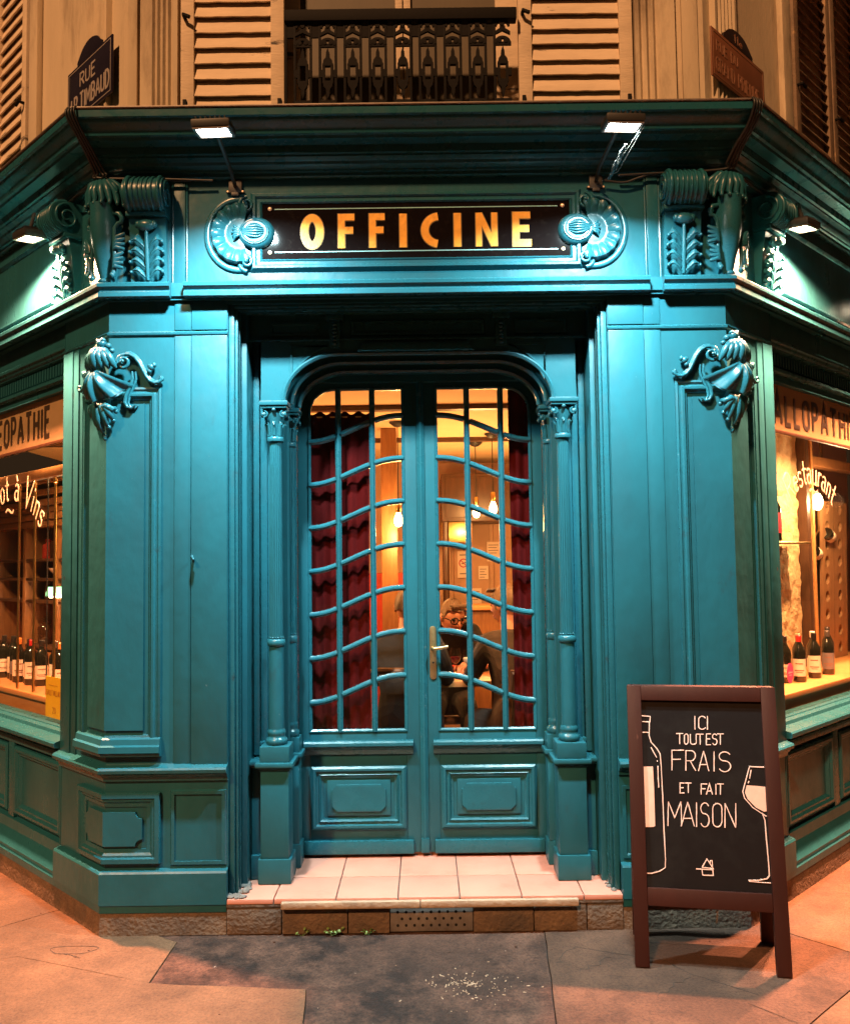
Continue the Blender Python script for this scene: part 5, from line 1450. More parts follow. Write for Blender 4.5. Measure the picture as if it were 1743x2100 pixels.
ztext('MAISON', [(466, 552), (548, 628), (640, 642), (665, 718), (738, 796), (812, 880)], 930, 1078, .03)
chalk('house_drawing', [[(674, 1330), (704, 1279), (742, 1336), (674, 1330)], [(722, 1304), (724, 1288), (735, 1288), (738, 1330)], [(638, 1338), (740, 1344), (742, 1378), (678, 1376), (674, 1342)]])
chalk('bottle_drawing', [[(310, 410), (360, 414), (358, 447), (312, 445)], [(355, 450), (354, 530), (366, 570), (400, 608), (420, 640), (426, 700), (434, 850), (442, 1050), (453, 1280), (452, 1330), (420, 1352), (370, 1365), (334, 1364)], [(312, 510), (354, 512)], [(366, 602), (382, 632), (400, 664)], [(403, 682), (404, 688)], [(407, 716), (409, 790), (412, 846)]])
chalk('glass_drawing', [[(1055, 722), (962, 718), (920, 870), (932, 910), (980, 965), (1040, 1005), (1055, 1045), (1066, 1180), (1080, 1330), (1082, 1380), (1068, 1398), (1010, 1408), (958, 1408), (962, 1414), (1030, 1420), (1092, 1424)], [(972, 738), (962, 792)], [(958, 806), (953, 820)], [(1035, 1000), (1060, 1018), (1072, 1018)]])
def fillp(name, pts):
    q = [clampb(zb(*p)) for p in pts]
    MB().prism([((p - fa).dot(uu), (p - fa).dot(vv)) for p in q], -.0124, -.0112, MBd).build(name, 'chalk_fill', ab, smooth=0)
fillp('bottle_label_drawing', [(300, 718), (377, 718), (384, 850), (391, 1078), (380, 1084), (300, 1084)])
fillp('wine_drawing', [(945, 832), (1010, 836), (1075, 842), (1080, 990), (1050, 992), (1000, 966), (950, 915), (934, 875)])

# ================================================================== interior of the wine bar
CZ = 2.72; FZ = .148
# the room behind the shopfront
_fp = [(-1.80, .62), (1.80, .62)] + [P2(1, 3.58, -.152)] + [(3.80, 6.2), (-3.80, 6.2)] + [P2(-1, 3.58, -.152)]
flr = tag(MB().prism(_fp, FZ - .05, FZ - .004).build('interior_floor', 'floor_wood', smooth=0), kind='structure')
cel = tag(MB().prism(_fp, CZ, CZ + .02).build('interior_ceiling', 'ceiling', smooth=0), kind='structure')
for y in (2.25, 3.9):
    MB().box(-y + .1, y - .1, y, y + .085, CZ - .035, CZ - .0005, flat, bev=.004).build('beam', 'wood_dark', cel)
iw = tag(MB().box(-3.79, 3.79, 6.0, 6.1, FZ, CZ).build('interior_wall', 'inner_wall', smooth=0), kind='structure')
for x0, x1 in ((-.1, .30), (.36, .78)):
    MB().sweep([(x0, FZ + .02), (x1, FZ + .02), (x1, 2.1), (x0, 2.1)], [(-.03, -5.999), (-.03, -5.975), (.01, -5.975), (.02, -5.999)], True, lambda u, v, h: Vector((u, -h, v))).build('wall_panel', 'inner_wall', iw)
# light-tight block between ceiling and shopfront head, so the room is closed towards the street
for sd in (-1, 1):
    tag(MB().box(3.55, 6.5, FZ, 2.86, -.30, -.142, MS(sd)).build('side_wall', 'inner_wall', smooth=0), kind='structure')
    tag(MB().box(.48, 3.58, 2.741, 2.86, -.30, -.142, MS(sd)).build('window_head_wall', 'inner_wall', smooth=0), kind='structure')
tag(MB().box(-1.33, 1.33, .605, .70, 2.741, 2.90).build('door_head_wall', 'inner_wall', smooth=0), kind='structure')

# red velvet curtains behind the door panes
def curtain(x0, x1, z0, z1, label, y=.560, folds=5, wavy=True):
    cu = thing('curtain', label, 'curtain', ((x0 + x1) / 2, y, z0))
    mb = MB()
    def f(u, v, dy=0.0):
        x = x0 + (x1 - x0) * u
        d = .009 * math.sin(u * folds * 2 * PI + .6 * math.sin(v * 3)) * (1 - .25 * v)
        return Vector((x + .004 * math.sin(v * 5 + u * 9), y + d + dy, z0 + (z1 - z0) * v + (.010 * math.sin(u * folds * 2 * PI) if v > .99 else 0)))
    mb.grid(lambda u, v: f(u, v), 60, 14); mb.grid(lambda u, v: f(u, v, .004), 60, 14)
    mb.build('cloth', 'velvet', cu, smooth=80, recalc=False)
    MB().tube([(x0 - .01, y + .005, z1 - .02), (x1 + .01, y + .005, z1 - .02)], .004, 8).build('rod', 'brass', cu)
curtain(-.600, -.262, .66, 2.375, 'dark red velvet curtain behind the left door leaf')
curtain(.462, .612, .66, 2.56, 'dark red velvet curtain strip behind the outer panes of the right door leaf', folds=2.5)

# pendant bulbs
def pendant(x, y, zb, label, strength, lamp=True):
    pd = thing('pendant_lamp', label, 'lamp', (x, y, CZ), 'bare bulb pendant lamps')
    MB().lathe([(.001, CZ - .045), (.03, CZ - .040), (.065, CZ - .012), (.068, CZ - .002)], 20, lambda a, b_, c: Vector((x + a, y + b_, c))).build('ceiling_rose', 'lamp_case', pd)
    MB().tube([(x, y, CZ - .04), (x, y, zb + .14)], .004, 6).build('cord', 'cable', pd)
    MB().lathe([(.012, zb + .145), (.020, zb + .135), (.024, zb + .08), (.019, zb + .06)], 14, lambda a, b_, c: Vector((x + a, y + b_, c))).build('socket', 'brass', pd)
    MB().lathe([(.001, zb - .052), (.02, zb - .046), (.034, zb - .022), (.036, zb), (.028, zb + .028), (.018, zb + .05), (.016, zb + .062)], 16, lambda a, b_, c: Vector((x + a, y + b_, c))).build('bulb', 'bulb', pd)
    if lamp:
        ld = bpy.data.lights.new('bulb_lamp', 'POINT'); ld.energy = strength; ld.color = (1, .50, .16); ld.shadow_soft_size = .05
        lo = bpy.data.objects.new('bulb_lamp', ld); COL.objects.link(lo); lo.parent = pd; lo.location = (0, 0, zb - .11 - CZ)
pendant(-.185, 3.0, 1.935, 'glowing bare bulb seen through the left door leaf', 60)
pendant(.505, 4.25, 2.06, 'pendant bulb with round ceiling rose seen through the right door leaf', 52)
pendant(.62, 3.7, 2.06, 'glowing pendant bulb close to the red curtain of the right door leaf', 52)
pendant(-2.35, 2.6, 2.15, 'pendant bulb over the shelves behind the left shop window', 230)
pendant(2.2, 3.1, 2.2, 'pendant bulb in the room behind the right shop window', 80)

dl = thing('added_downlight', 'small unseen ceiling downlight added just inside the door to light the diners', 'lamp', (.18, 1.0, CZ))  # unseen lamp, added to light the diner's face
MB().lathe([(.045, CZ - .03), (.05, CZ - .028), (.05, CZ - .001)], 20, lambda a, b_, c: Vector((.18 + a, 1.0 + b_, c))).build('can', 'lamp_case', dl)
MB().lathe([(.038, CZ - .034), (.038, CZ - .0305)], 18, lambda a, b_, c: Vector((.18 + a, 1.0 + b_, c))).build('lens', 'lens_warm', dl, smooth=0)
ld = bpy.data.lights.new('added_downlight_bulb', 'SPOT'); ld.energy = 240; ld.color = (1, .50, .18); ld.spot_size = math.radians(95); ld.spot_blend = .7; ld.shadow_soft_size = .03
lo = bpy.data.objects.new('added_downlight_bulb', ld); COL.objects.link(lo); lo.parent = dl; lo.location = (0, 0, -.05); lo.rotation_euler = (math.radians(24), 0, 0)
# wooden post, red bench, furniture at the back
pst = thing('wooden_post', 'warm brown square wooden post inside, seen through the left door leaf', 'post', (-.26, 3.3, FZ))
MB().box(-.335, -.205, 3.30, 3.43, FZ, CZ - .001, flat, bev=.008).build('shaft', 'wood_warm', pst)
MB().box(-.36, -.18, 3.275, 3.455, FZ, FZ + .16, flat, bev=.006).build('foot', 'wood_warm', pst)
bn = thing('bench', 'red upholstered wall bench behind the wooden post', 'bench', (-.6, 4.2, FZ))
MB().box(-1.3, .10, 4.2, 4.7, FZ, .60, flat, bev=.02).build('seat', 'red_wall', bn); MB().box(-1.3, .10, 4.72, 4.85, FZ, 1.50, flat, bev=.03).build('backrest', 'red_wall', bn)
cbn = thing('cabinet', 'dark wall cabinet on brackets at the back of the bar', 'cabinet', (.40, 5.2, 1.7))
MB().box(.20, .95, 5.2, 5.99, 2.02, 2.52, flat, bev=.01).build('body', 'wood_dark', cbn)
MB().box(.24, .56, 5.185, 5.199, 2.06, 2.48, flat, bev=.004).build('door', 'wood_dark', cbn); MB().box(.58, .91, 5.185, 5.199, 2.06, 2.48, flat, bev=.004).build('door', 'wood_dark', cbn)
MB().box(.20, .52, 5.3, 5.99, 1.80, 2.0195, flat, bev=.01).build('brass_hood', 'brass', cbn)
MB().tube([(.24, 5.28, 2.03), (.24, 5.28, 1.0), (.24, 5.28, FZ)], .035, 10).build('support_column', 'wood_dark', cbn)
nsg = thing('no_smoking_sign', 'white no smoking notice with red ring on the back wall', 'sign', (.44, 5.97, 1.45))
Mw = lambda u, v, h: Vector((.385 + u, 5.972 - h, 1.42 + v))
MB().box(0, .135, 0, .30, 0, .006, Mw).build('notice', 'sign_white', nsg, smooth=0)
MB().sweep(arc(.0675, .165, .045, .045, 0, 345, 23), [(-.006, .0062), (.006, .0062), (.006, .0075), (-.006, .0075)], True, Mw).build('ring', 'label_red', nsg, smooth=0)
ribbon_m = MB(); ribbon(ribbon_m, [(.037, .195), (.098, .135)], .010, .0012, Mw, .0078); ribbon_m.build('bar', 'label_red', nsg, smooth=0)
ribbon_m = MB(); ribbon(ribbon_m, [(.045, .155), (.095, .172)], .009, .001, Mw, .0062); ribbon_m.build('cigarette', 'hole', nsg, smooth=0)
MB().box(.025, .11, .25, .262, .0062, .007, Mw).build('line', 'paper_grey', nsg, smooth=0); MB().box(.025, .11, .04, .052, .0062, .007, Mw).build('line', 'paper_grey', nsg, smooth=0)
for x, z, w, h, lb in [(.72, 1.60, .15, .22, 'large pale menu sheet pinned to the back wall'), (.62, 1.40, .11, .15, 'small pale paper pinned low on the back wall'), (.52, 1.12, .13, .18, 'lowest pale paper pinned to the back wall')]:
    ps = thing('wall_paper_sheet', lb, 'paper', (x, 5.975, z), 'papers on the back wall')
    MB().box(x, x + w, 5.968, 5.972, z, z + h).build('sheet', 'sign_white', ps, smooth=0)
    for i in range(4): MB().box(x + .015, x + w - .02 - .02 * (i % 2), 5.9665, 5.9675, z + h - .04 - .03 * i, z + h - .032 - .03 * i).build('line', 'paper_grey', ps, smooth=0)
cnt = thing('bar_counter', 'dark wooden bar counter with pale top at the back of the room', 'counter', (.6, 4.6, FZ))
MB().box(.42, 2.2, 4.6, 5.1, FZ, 1.13, flat, bev=.01).build('front', 'wood_warm', cnt); MB().box(.38, 2.24, 4.55, 5.12, 1.131, 1.17, flat, bev=.008).build('top', 'wood_orange', cnt)

# dining table with glasses
tb = thing('dining_table', 'small wooden dining table with wine glasses just inside the right door leaf', 'table', (.20, 1.52, FZ))
TT = .895
MB().box(-.12, .50, 1.30, 1.78, TT - .035, TT, flat, bev=.006).build('tabletop', 'wood_orange', tb)
for x in (-.08, .46):
    for y in (1.34, 1.74): MB().box(x - .025, x + .025, y - .025, y + .025, FZ, TT - .0355, flat, bev=.004).build('leg', 'wood_dark', tb)
def wineglass(x, y, label, fill):
    g = thing('wine_glass', label, 'glass', (x, y, TT), 'wine glasses on the dining table')
    Mx = lambda a, b_, c: Vector((x + a, y + b_, TT + c))
    MB().lathe([(.030, .0005), (.030, .003), (.004, .008), (.0035, .075)], 18, Mx).build('foot', 'wine_glass', g, smooth=50)
    MB().lathe([(.004, .0755), (.022, .088), (.034, .112), (.036, .135), (.028, .175)], 20, Mx).build('bowl', 'wine_glass', g, smooth=50)
    if fill: MB().lathe([(.003, .0775), (.020, .090), (.031, .112), (.032, .122)], 18, Mx).build('wine', fill, g, smooth=50)
wineglass(.115, 1.46, 'half full white wine glass beside the door handle on the dining table', 'cap_white')
wineglass(.20, 1.52, 'red wine glass in the middle of the dining table', 'wine')
wineglass(.275, 1.44, 'wine glass next to the middle glazing bar on the dining table', 'cap_white')
# bread in a red bowl
bw = thing('bowl', 'small red bowl on the dining table between the glasses', 'bowl', (.165, 1.56, TT))
MB().lathe([(.02, .0005), (.026, .01), (.045, .035), (.05, .055), (.047, .054), (.02, .012)], 20, lambda a, b_, c: Vector((.165 + a, 1.62 + b_, TT + c))).build('body', 'jar_red', bw, smooth=60)

# ------------------------------------------------------------------ people: one continuous skinned body each
def person(label, joints, edges, radii, cloth, head, yaw, pitch, hands, glasses=False, hairm='hair', skinm='skin'):
    root = Vector(joints['pelvis'])
    p = thing('person', label, 'person', tuple(root))
    names = list(joints); me = bpy.data.meshes.new('body')
    me.from_pydata([Vector(joints[n]) - root for n in names], [(names.index(a), names.index(b_)) for a, b_ in edges], [])
    ob = bpy.data.objects.new('body', me); COL.objects.link(ob); ob.parent = p
    sk = ob.modifiers.new('skin', 'SKIN')
    for i, n in enumerate(names):
        me.skin_vertices[0].data[i].radius = (radii[n], radii[n]); me.skin_vertices[0].data[i].use_root = (n == 'pelvis')
    sb = ob.modifiers.new('sub', 'SUBSURF'); sb.levels = 2; sb.render_levels = 2
    me.materials.append(MAT[cloth])
    for f in me.polygons: f.use_smooth = True
    # head
    hc = Vector(head)
    R3 = Matrix.Rotation(yaw, 3, 'Z') @ Matrix.Rotation(pitch, 3, 'X')       # face looks along local -Y
    def H(a, b_, c): return hc + R3 @ Vector((a, b_, c))
    mb = MB()
    def skull(u, v):
        th = PI * v; ph = 2 * PI * u
        x = .074 * math.sin(th) * math.cos(ph); y = .094 * math.sin(th) * math.sin(ph); z = .118 * math.cos(th)
        front = max(0, -math.sin(ph)) * math.sin(th)
        if z < -.02: x *= 1 - .30 * min(1, (-z - .02) / .09); y = y * (1 - .10 * min(1, (-z - .02) / .09)) - .012 * min(1, (-z - .02) / .09)
        if front > .5: y += -.004
        # brow ridge, eye hollows, cheeks and chin
        if front > .35:
            y += -.006 * math.exp(-((z - .030) / .012) ** 2) + .008 * math.exp(-((z - .008) / .012) ** 2) * math.exp(-((abs(x) - .030) / .016) ** 2) - .005 * math.exp(-((z + .095) / .018) ** 2)
        return H(x, y, z)
    mb.grid(skull, 32, 22)
    mb.tube([H(0, -.092, .020), H(0, -.104, -.005), H(0, -.114, -.022), H(0, -.100, -.030)], [.008, .010, .013, .008], 10)      # nose
    for sg in (-1, 1):
        mb.blob(H(sg * .010, -.104, -.026), .008, 8, 6)
        mb.blob(H(sg * .077, .008, -.004), (.010, .020, .030), 9, 7, R3)       # ears
    mb.tube([H(-.024, -.089, -.055), H(-.010, -.098, -.053), H(0, -.099, -.055), H(.010, -.098, -.053), H(.024, -.089, -.055)], [.003, .006, .006, .006, .003], 8)
    mb.tube([H(-.020, -.089, -.063), H(0, -.099, -.066), H(.020, -.089, -.063)], [.003, .0065, .003], 8)
    nk = Vector(joints['neck'])
    mb.tube([nk - Vector((0, 0, .02)), nk.lerp(hc, .5), H(0, .015, -.06)], [.056, .052, .05], 14)
    mb.build('head', skinm, p, smooth=80)
    ey = MB()
    for sg in (-1, 1): ey.blob(H(sg * .030, -.083, .008), .0115, 10, 8)
    ey.build('eyes', 'hole', p, smooth=80)
    hb = MB()
    rh = random.Random(3)
    def cap(u, v):
        th = PI * .56 * v; ph = 2 * PI * u
        x = .080 * math.sin(th) * math.cos(ph); y = .100 * math.sin(th) * math.sin(ph) + .006; z = .125 * math.cos(th)
        if y < -.045 and z < .078: z = .078 + .1 * (z - .078); y = max(y, -.090 + .0)
        return H(x * (1 + .03 * math.sin(ph * 11)), y + .004 * math.sin(ph * 7 + v * 9), z + .004 * math.sin(ph * 13))
    hb.grid(cap, 34, 12)
    for i in range(30):
        a = rh.uniform(-.05, .05); hb.tube([H(a, -.055, .098), H(a * 1.1 + .008, -.078, .103), H(a * 1.15 + .014, -.088, .085)], [.009, .008, .003], 6)
    hb.build('hair', hairm, p, smooth=80)
    if glasses:
        gb = MB()
        for sg in (-1, 1):
            pts = arc(sg * .032, .006, .027, .021, 0, 360, 20)
            gb.tube([H(a, -.104, b_) for a, b_ in pts], .0042, 7)
            gb.tube([H(sg * .058, -.103, .012), H(sg * .076, -.06, .012), H(sg * .080, .0, .008)], .0035, 6)
        gb.tube([H(-.007, -.105, .010), H(.007, -.105, .010)], .004, 6)
        gb.build('spectacles', 'spectacles', p, smooth=60)
    # hands: palm and five unequal curled fingers
    for hx, (w0, w1, th_) in enumerate(hands):
        w0 = Vector(w0); w1 = Vector(w1); d = (w1 - w0).normalized(); s_ = d.cross(Vector((0, 0, 1))).normalized(); upv = s_.cross(d)
        hm_ = MB()
        hm_.tube([w0, w0 + d * .03, w0 + d * .06, w0 + d * .085], [.024, .030, .034, .028], 10)
        for k, (off, ln) in enumerate([(-.027, .058), (-.009, .072), (.009, .068), (.026, .052)]):
            b0_ = w0 + d * .080 + s_ * off
            hm_.tube([b0_, b0_ + d * ln * .45 + upv * .004, b0_ + d * ln * .8 - upv * .012, b0_ + d * ln * .85 - upv * .032], [.0095, .009, .0082, .0065], 7)
        b0_ = w0 + d * .030 + s_ * (-.030 * th_)
        hm_.tube([b0_, b0_ + s_ * (-.026 * th_) + d * .026, b0_ + s_ * (-.030 * th_) + d * .052 - upv * .010], [.012, .011, .008], 7)
        hm_.build('hand', skinm, p, smooth=80)
    return p
EDG = [('pelvis', 'belly'), ('belly', 'chest'), ('chest', 'neck'), ('chest', 'shl'), ('shl', 'ell'), ('ell', 'wrl'), ('chest', 'shr'), ('shr', 'elr'), ('elr', 'wrr'), ('pelvis', 'hipl'), ('hipl', 'knl'), ('knl', 'anl'), ('anl', 'tol'), ('pelvis', 'hipr'), ('hipr', 'knr'), ('knr', 'anr'), ('anr', 'tor')]
RAD = dict(pelvis=.135, belly=.130, chest=.150, neck=.058, shl=.074, ell=.048, wrl=.034, shr=.074, elr=.048, wrr=.034, hipl=.098, knl=.066, anl=.046, tol=.040, hipr=.098, knr=.066, anr=.046, tor=.040)
def seated(cx, cy, face, lean, arm=.34):
    """face: unit vector (x,y) the sitter faces"""
    f = Vector((face[0], face[1], 0)).normalized(); r = Vector((f.y, -f.x, 0)); z = Vector((0, 0, 1))
    o = Vector((cx, cy, FZ))
    J = {'pelvis': o + z * .52, 'belly': o + z * .68 + f * lean * .25, 'chest': o + z * .90 + f * lean * .7, 'neck': o + z * 1.05 + f * lean}
    for n, sg in (('l', -1), ('r', 1)):
        J['sh' + n] = o + z * .97 + f * lean * .8 + r * sg * .17
        J['el' + n] = o + z * .74 + f * (lean + .12) + r * sg * .22
        J['wr' + n] = o + z * .80 + f * (lean + arm) + r * sg * .09
        J['hip' + n] = o + z * .50 + f * .08 + r * sg * .09
        J['kn' + n] = o + z * .50 + f * .44 + r * sg * .11
        J['an' + n] = o + z * .08 + f * .42 + r * sg * .11
        J['to' + n] = o + z * .045 + f * .56 + r * sg * .12
    hd = o + z * 1.19 + f * (lean + .045)
    hands = [(J['wr' + n] + f * .0, J['wr' + n] + f * .1 - r * sg * .03, sg) for n, sg in (('l', -1), ('r', 1))]
    return {k: tuple(v) for k, v in J.items()}, hd, hands
def chair(x, y, face, label):
    f = Vector((face[0], face[1], 0)).normalized(); r = Vector((f.y, -f.x, 0))
    c = thing('chair', label, 'chair', (x, y, FZ), 'dining chairs')
    M = lambda a, b_, z: Vector((x, y, FZ)) + r * a + f * b_ + Vector((0, 0, z))
    MB().box(-.20, .20, -.20, .22, .375, .405, M, bev=.008).build('seat', 'wood_dark', c)
    for a in (-.18, .18):
        MB().tube([M(a, .19, 0), M(a * .97, .18, .374)], .015, 8).build('leg', 'wood_dark', c)
        MB().tube([M(a, -.22, 0), M(a, -.19, .374), M(a, -.20, .6), M(a * .95, -.25, .86)], .015, 8).build('leg', 'wood_dark', c)
    MB().tube([M(-.175, -.25, .84), M(-.1, -.275, .87), M(.1, -.275, .87), M(.175, -.25, .84)], .018, 8).build('backrest', 'wood_dark', c)
# bespectacled diner leaning over the table
J, hd, hands = seated(.17, 2.17, (.02, -1), .24)
person('diner in dark jacket and black glasses leaning over the table, short fair hair', J, EDG, RAD, 'cloth_black', hd + Vector((.02, 0, -.10)), math.radians(24), math.radians(16), hands, True)
chair(.17, 2.17, (.02, -1), 'dark chair under the bespectacled diner')
J, hd, hands = seated(.56, 1.16, (-.38, 1), .12)
person('diner in brown jacket seen from behind at the right of the table', J, EDG, RAD, 'cloth_brown', hd, math.radians(180 + 45), math.radians(6), hands)
chair(.56, 1.16, (-.38, 1), 'dark chair under the diner in the brown jacket')
J, hd, hands = seated(-.11, 1.10, (.16, 1), .14)
person('diner in black seen from behind, mostly hidden by the left door leaf', J, EDG, RAD, 'cloth_black', hd, math.radians(180 - 10), math.radians(8), hands)
chair(-.11, 1.10, (.16, 1), 'dark chair under the diner in black')

# ------------------------------------------------------------------ window displays
def bottle_mesh(h, r):
    k = h / .30
    return [(r * .90, 0), (r, .006 * k), (r, .185 * k), (r * .93, .205 * k), (r * .60, .232 * k), (r * .40, .250 * k), (.0145, .268 * k), (.0142, .272 * k)]
def bottle(x, y, z, cap, lab, label, group, h=.272, r=.037, glass='bottle_glass', face=(0, -1), lw=1.15, lz=(.05, .14), print_=True):
    b_ = thing('wine_bottle', label, 'bottle', (x, y, z), group)
    M = lambda a, c, d: Vector((x + a, y + c, z + d))
    MB().lathe(bottle_mesh(h, r), 20, M).build('glass_body', glass, b_, smooth=45)
    k = h / .30
    MB().lathe([(.0150, .240 * k + .016), (.0158, .262 * k), (.0158, .297 * k), (.013, .300 * k)], 16, M).build('capsule', cap, b_, smooth=45)
    ph = math.atan2(face[1], face[0])
    def lb(u, v):
        a = ph + (u - .5) * 2 * lw
        return M((r + .0012) * math.cos(a), (r + .0012) * math.sin(a), lz[0] * k + (lz[1] - lz[0]) * k * v)
    mb = MB().grid(lb, 12, 1); mb.build('paper_label', lab, b_, smooth=60, recalc=False)
    if print_:
        mb = MB()
        for v0, v1, w in ((.70, .76, .5), (.30, .36, .62), (.20, .24, .4)):
            def pr(u, v): 
                a = ph + (u - .5) * 2 * lw * w
                return M((r + .0018) * math.cos(a), (r + .0018) * math.sin(a), lz[0] * k + (lz[1] - lz[0]) * k * (v0 + (v1 - v0) * v))
            mb.grid(pr, 6, 1)
        mb.build('label_print', 'paper_print', b_, smooth=0, recalc=False)
    return b_
ZL = .888
LB = [(1.325 + .03, 'cap_orange', 'paper', 'orange capped bottle nearest the pilaster, behind the yellow card'),
      (1.475, 'cap_grey', 'paper', 'grey capped bottle, second from the pilaster'),
      (1.635, 'cap_black', 'paper', 'black capped bottle with wide cream label beside the red capped one'),
      (1.725, 'cap_red', 'paper', 'only red capped bottle in the left window'),
      (1.82, 'cap_black', 'paper', 'black capped bottle between the red and orange capped ones'),
      (1.925, 'cap_orange', 'paper', 'orange capped bottle in the middle of the left window row'),
      (2.035, 'cap_black', 'paper_grey', 'black capped bottle with dark grey label in the left window'),
      (2.14, 'cap_black', 'paper', 'black capped bottle second from the left picture edge'),
      (2.245, 'cap_black', 'paper', 'black capped bottle cut by the left picture edge')]
cdir = (.42, -.9)
for i, (s_, cp, lbm, lab) in enumerate(LB):
    p = MLs(s_, 0, -.36 + (.045 if i in (3, 5) else 0) - (.02 if i % 2 else 0))
    bottle(p.x, p.y, ZL, cp, lbm, lab, 'wine bottles in the left window', face=cdir, r=.0385 + .002 * (i % 3 == 0), lz=(.045, .135 + .02 * (i % 2)))
ZR = .868
RB = [(1.40, 'cap_black', 'paper', 'black bottle half hidden by the pilaster in the right window'),
      (1.485, 'cap_red', 'paper', 'red capped bottle behind the pink sticker'),
      (1.60, 'cap_green', 'paper', 'green capped bottle in the right window'),
      (1.71, 'cap_black', 'paper', 'black capped bottle in the middle of the right window row'),
      (1.82, 'cap_white', 'paper', 'white capped bottle in the right window'),
      (1.925, 'cap_grey', 'paper_grey', 'grey capped bottle with dark label in the right window'),
      (2.065, 'cap_black', 'paper', 'tall bottle at the right end of the row before the riddling rack')]
cdr = (-.42, -.9)
for i, (s_, cp, lbm, lab) in enumerate(RB):
    p = MRs(s_, 0, -.36 + (.03 if i % 2 else -.02))
    bottle(p.x, p.y, ZR, cp, lbm, lab, 'wine bottles in the right window', face=cdr, h=.272 + (.012 if i == 6 else 0), lz=(.04, .12 + .03 * (i % 2)))
for sd, Z in ((-1, ZL), (1, ZR)):
    M = MS(sd); nm = 'left' if sd < 0 else 'right'
    sh = thing('display_shelf', f'orange wooden display shelf inside the {nm} shop window', 'shelf', tuple(M(1.5, .3, -.4)))
    MB().box(.49, 3.4, Z - .030, Z, -.80, -.185, M, bev=.004).build('plank', 'wood_orange', sh)
    MB().box(.49, 3.4, FZ + .001, Z - .0305, -.235, -.205, M).build('riser', 'wood_orange', sh, smooth=0)
# left: brass rods on a rail
rl = thing('brass_curtain_rail', 'brass rail with hanging brass rods inside the left shop window', 'rail', tuple(MLs(1.3, .9, -.2)))
MB().box(.53, 2.9, 2.095, 2.150, -.20, -.165, MLs, bev=.003).build('rail', 'wood_warm', rl)
for s_ in (1.10, 1.385, 1.62):
    MB().tube([MLs(s_, ZL, -.215), MLs(s_, 2.06, -.215)], .0075, 12).build('rod', 'brass', rl, smooth=60)
    MB().lathe([(.008, 0), (.013, .008), (.008, .014), (.012, .024), (.004, .04), (.008, .05), (.001, .056)], 14, lambda a, b_, c, s_=s_: MLs(s_, 2.06, -.215) + Vector((a, b_, c))).build('finial', 'brass', rl, smooth=60)
MB().tube([MLs(1.20, ZL, -.215), MLs(1.20, 2.10, -.215)], .004, 8).build('wire', 'cable', rl)
# left: shelving with red back, jars
su = thing('wall_shelving', 'red backed wooden shelving with carved cornice behind the left window', 'shelves', tuple(MLs(2.6, FZ, -.85)))
MB().box(1.2, 4.4, FZ, 2.30, -1.06, -1.03, MLs).build('back', 'red_wall', su, smooth=0)
for z in (1.02, 1.355, 1.52, 1.665):
    MB().box(1.2, 4.4, z - .022, z, -1.029, -.83, MLs, bev=.003).build('shelf', 'wood_dark', su)
for i, (z, d) in enumerate([(1.90, -.80), (1.95, -.78), (2.0, -.79), (2.05, -.76), (2.12, -.74), (2.20, -.72)]):
    MB().box(1.2, 4.4, z, z + .046, -1.029, d, MLs, bev=.008).build('cornice_board', 'wood_warm', su)
MB().box(1.2, 4.4, FZ, .98, -1.02, -.84, MLs, bev=.004).build('base_cabinet', 'wood_warm', su)
for s_ in (2.55, 3.15, 3.7): MB().box(s_, s_ + .05, .98, 1.90, -1.0285, -.825, MLs, bev=.004).build('upright', 'wood_warm', su)
def jar(s_, z, r, h, m, label, M=MLs, off=-.92, lab=None):
    p = M(s_, z, off)
    j = thing('apothecary_jar', label, 'jar', tuple(p), 'jars and bottles on the shelves')
    Mx = lambda a, b_, c: p + Vector((a, b_, c))
    MB().lathe([(r * .9, .0005), (r, .01), (r, h * .62), (r * .8, h * .72), (r * .35, h * .80), (r * .33, h * .86), (r * .55, h * .87), (r * .55, h * .90)], 18, Mx).build('body', m, j, smooth=45)
    MB().lathe([(r * .2, h * .9005), (r * .5, h * .93), (r * .5, h * .97), (r * .2, h)], 14, Mx).build('stopper', m, j, smooth=60)
    if lab: MB().lathe([(r + .001, h * .15), (r + .0015, h * .16), (r + .0015, h * .52), (r + .001, h * .53)], 18, Mx).build('paper_label', lab, j, smooth=45)
jar(2.60, 1.666, .058, .19, 'bottle_glass', 'dark stoppered bottle with orange label on the top left shelf', lab='cap_orange')
jar(2.80, 1.666, .05, .17, 'bottle_brown', 'brown stoppered bottle beside the dark one on the top shelf')
jar(2.95, 1.666, .045, .15, 'jar_red', 'red stoppered jar at the left of the top shelf')
jar(2.68, 1.356, .06, .14, 'bottle_glass', 'squat dark jar on the middle left shelf')
jar(2.88, 1.356, .05, .15, 'bottle_brown', 'brown jar on the middle left shelf')
jar(2.62, 1.021, .06, .16, 'jar_red', 'red jar on the low left shelf')
jar(3.0, 1.021, .05, .20, 'bottle_brown', 'tall brown bottle on the low left shelf')
p = MLs(2.72, 1.521, -.92)
dsh = thing('dish', 'pink porcelain dish on the narrow left shelf', 'dish', tuple(p))
MB().lathe([(.03, .0005), (.035, .012), (.075, .05), (.09, .075), (.086, .074), (.03, .014)], 24, lambda a, b_, c: p + Vector((a, b_, c))).build('body', 'porcelain', dsh, smooth=60)
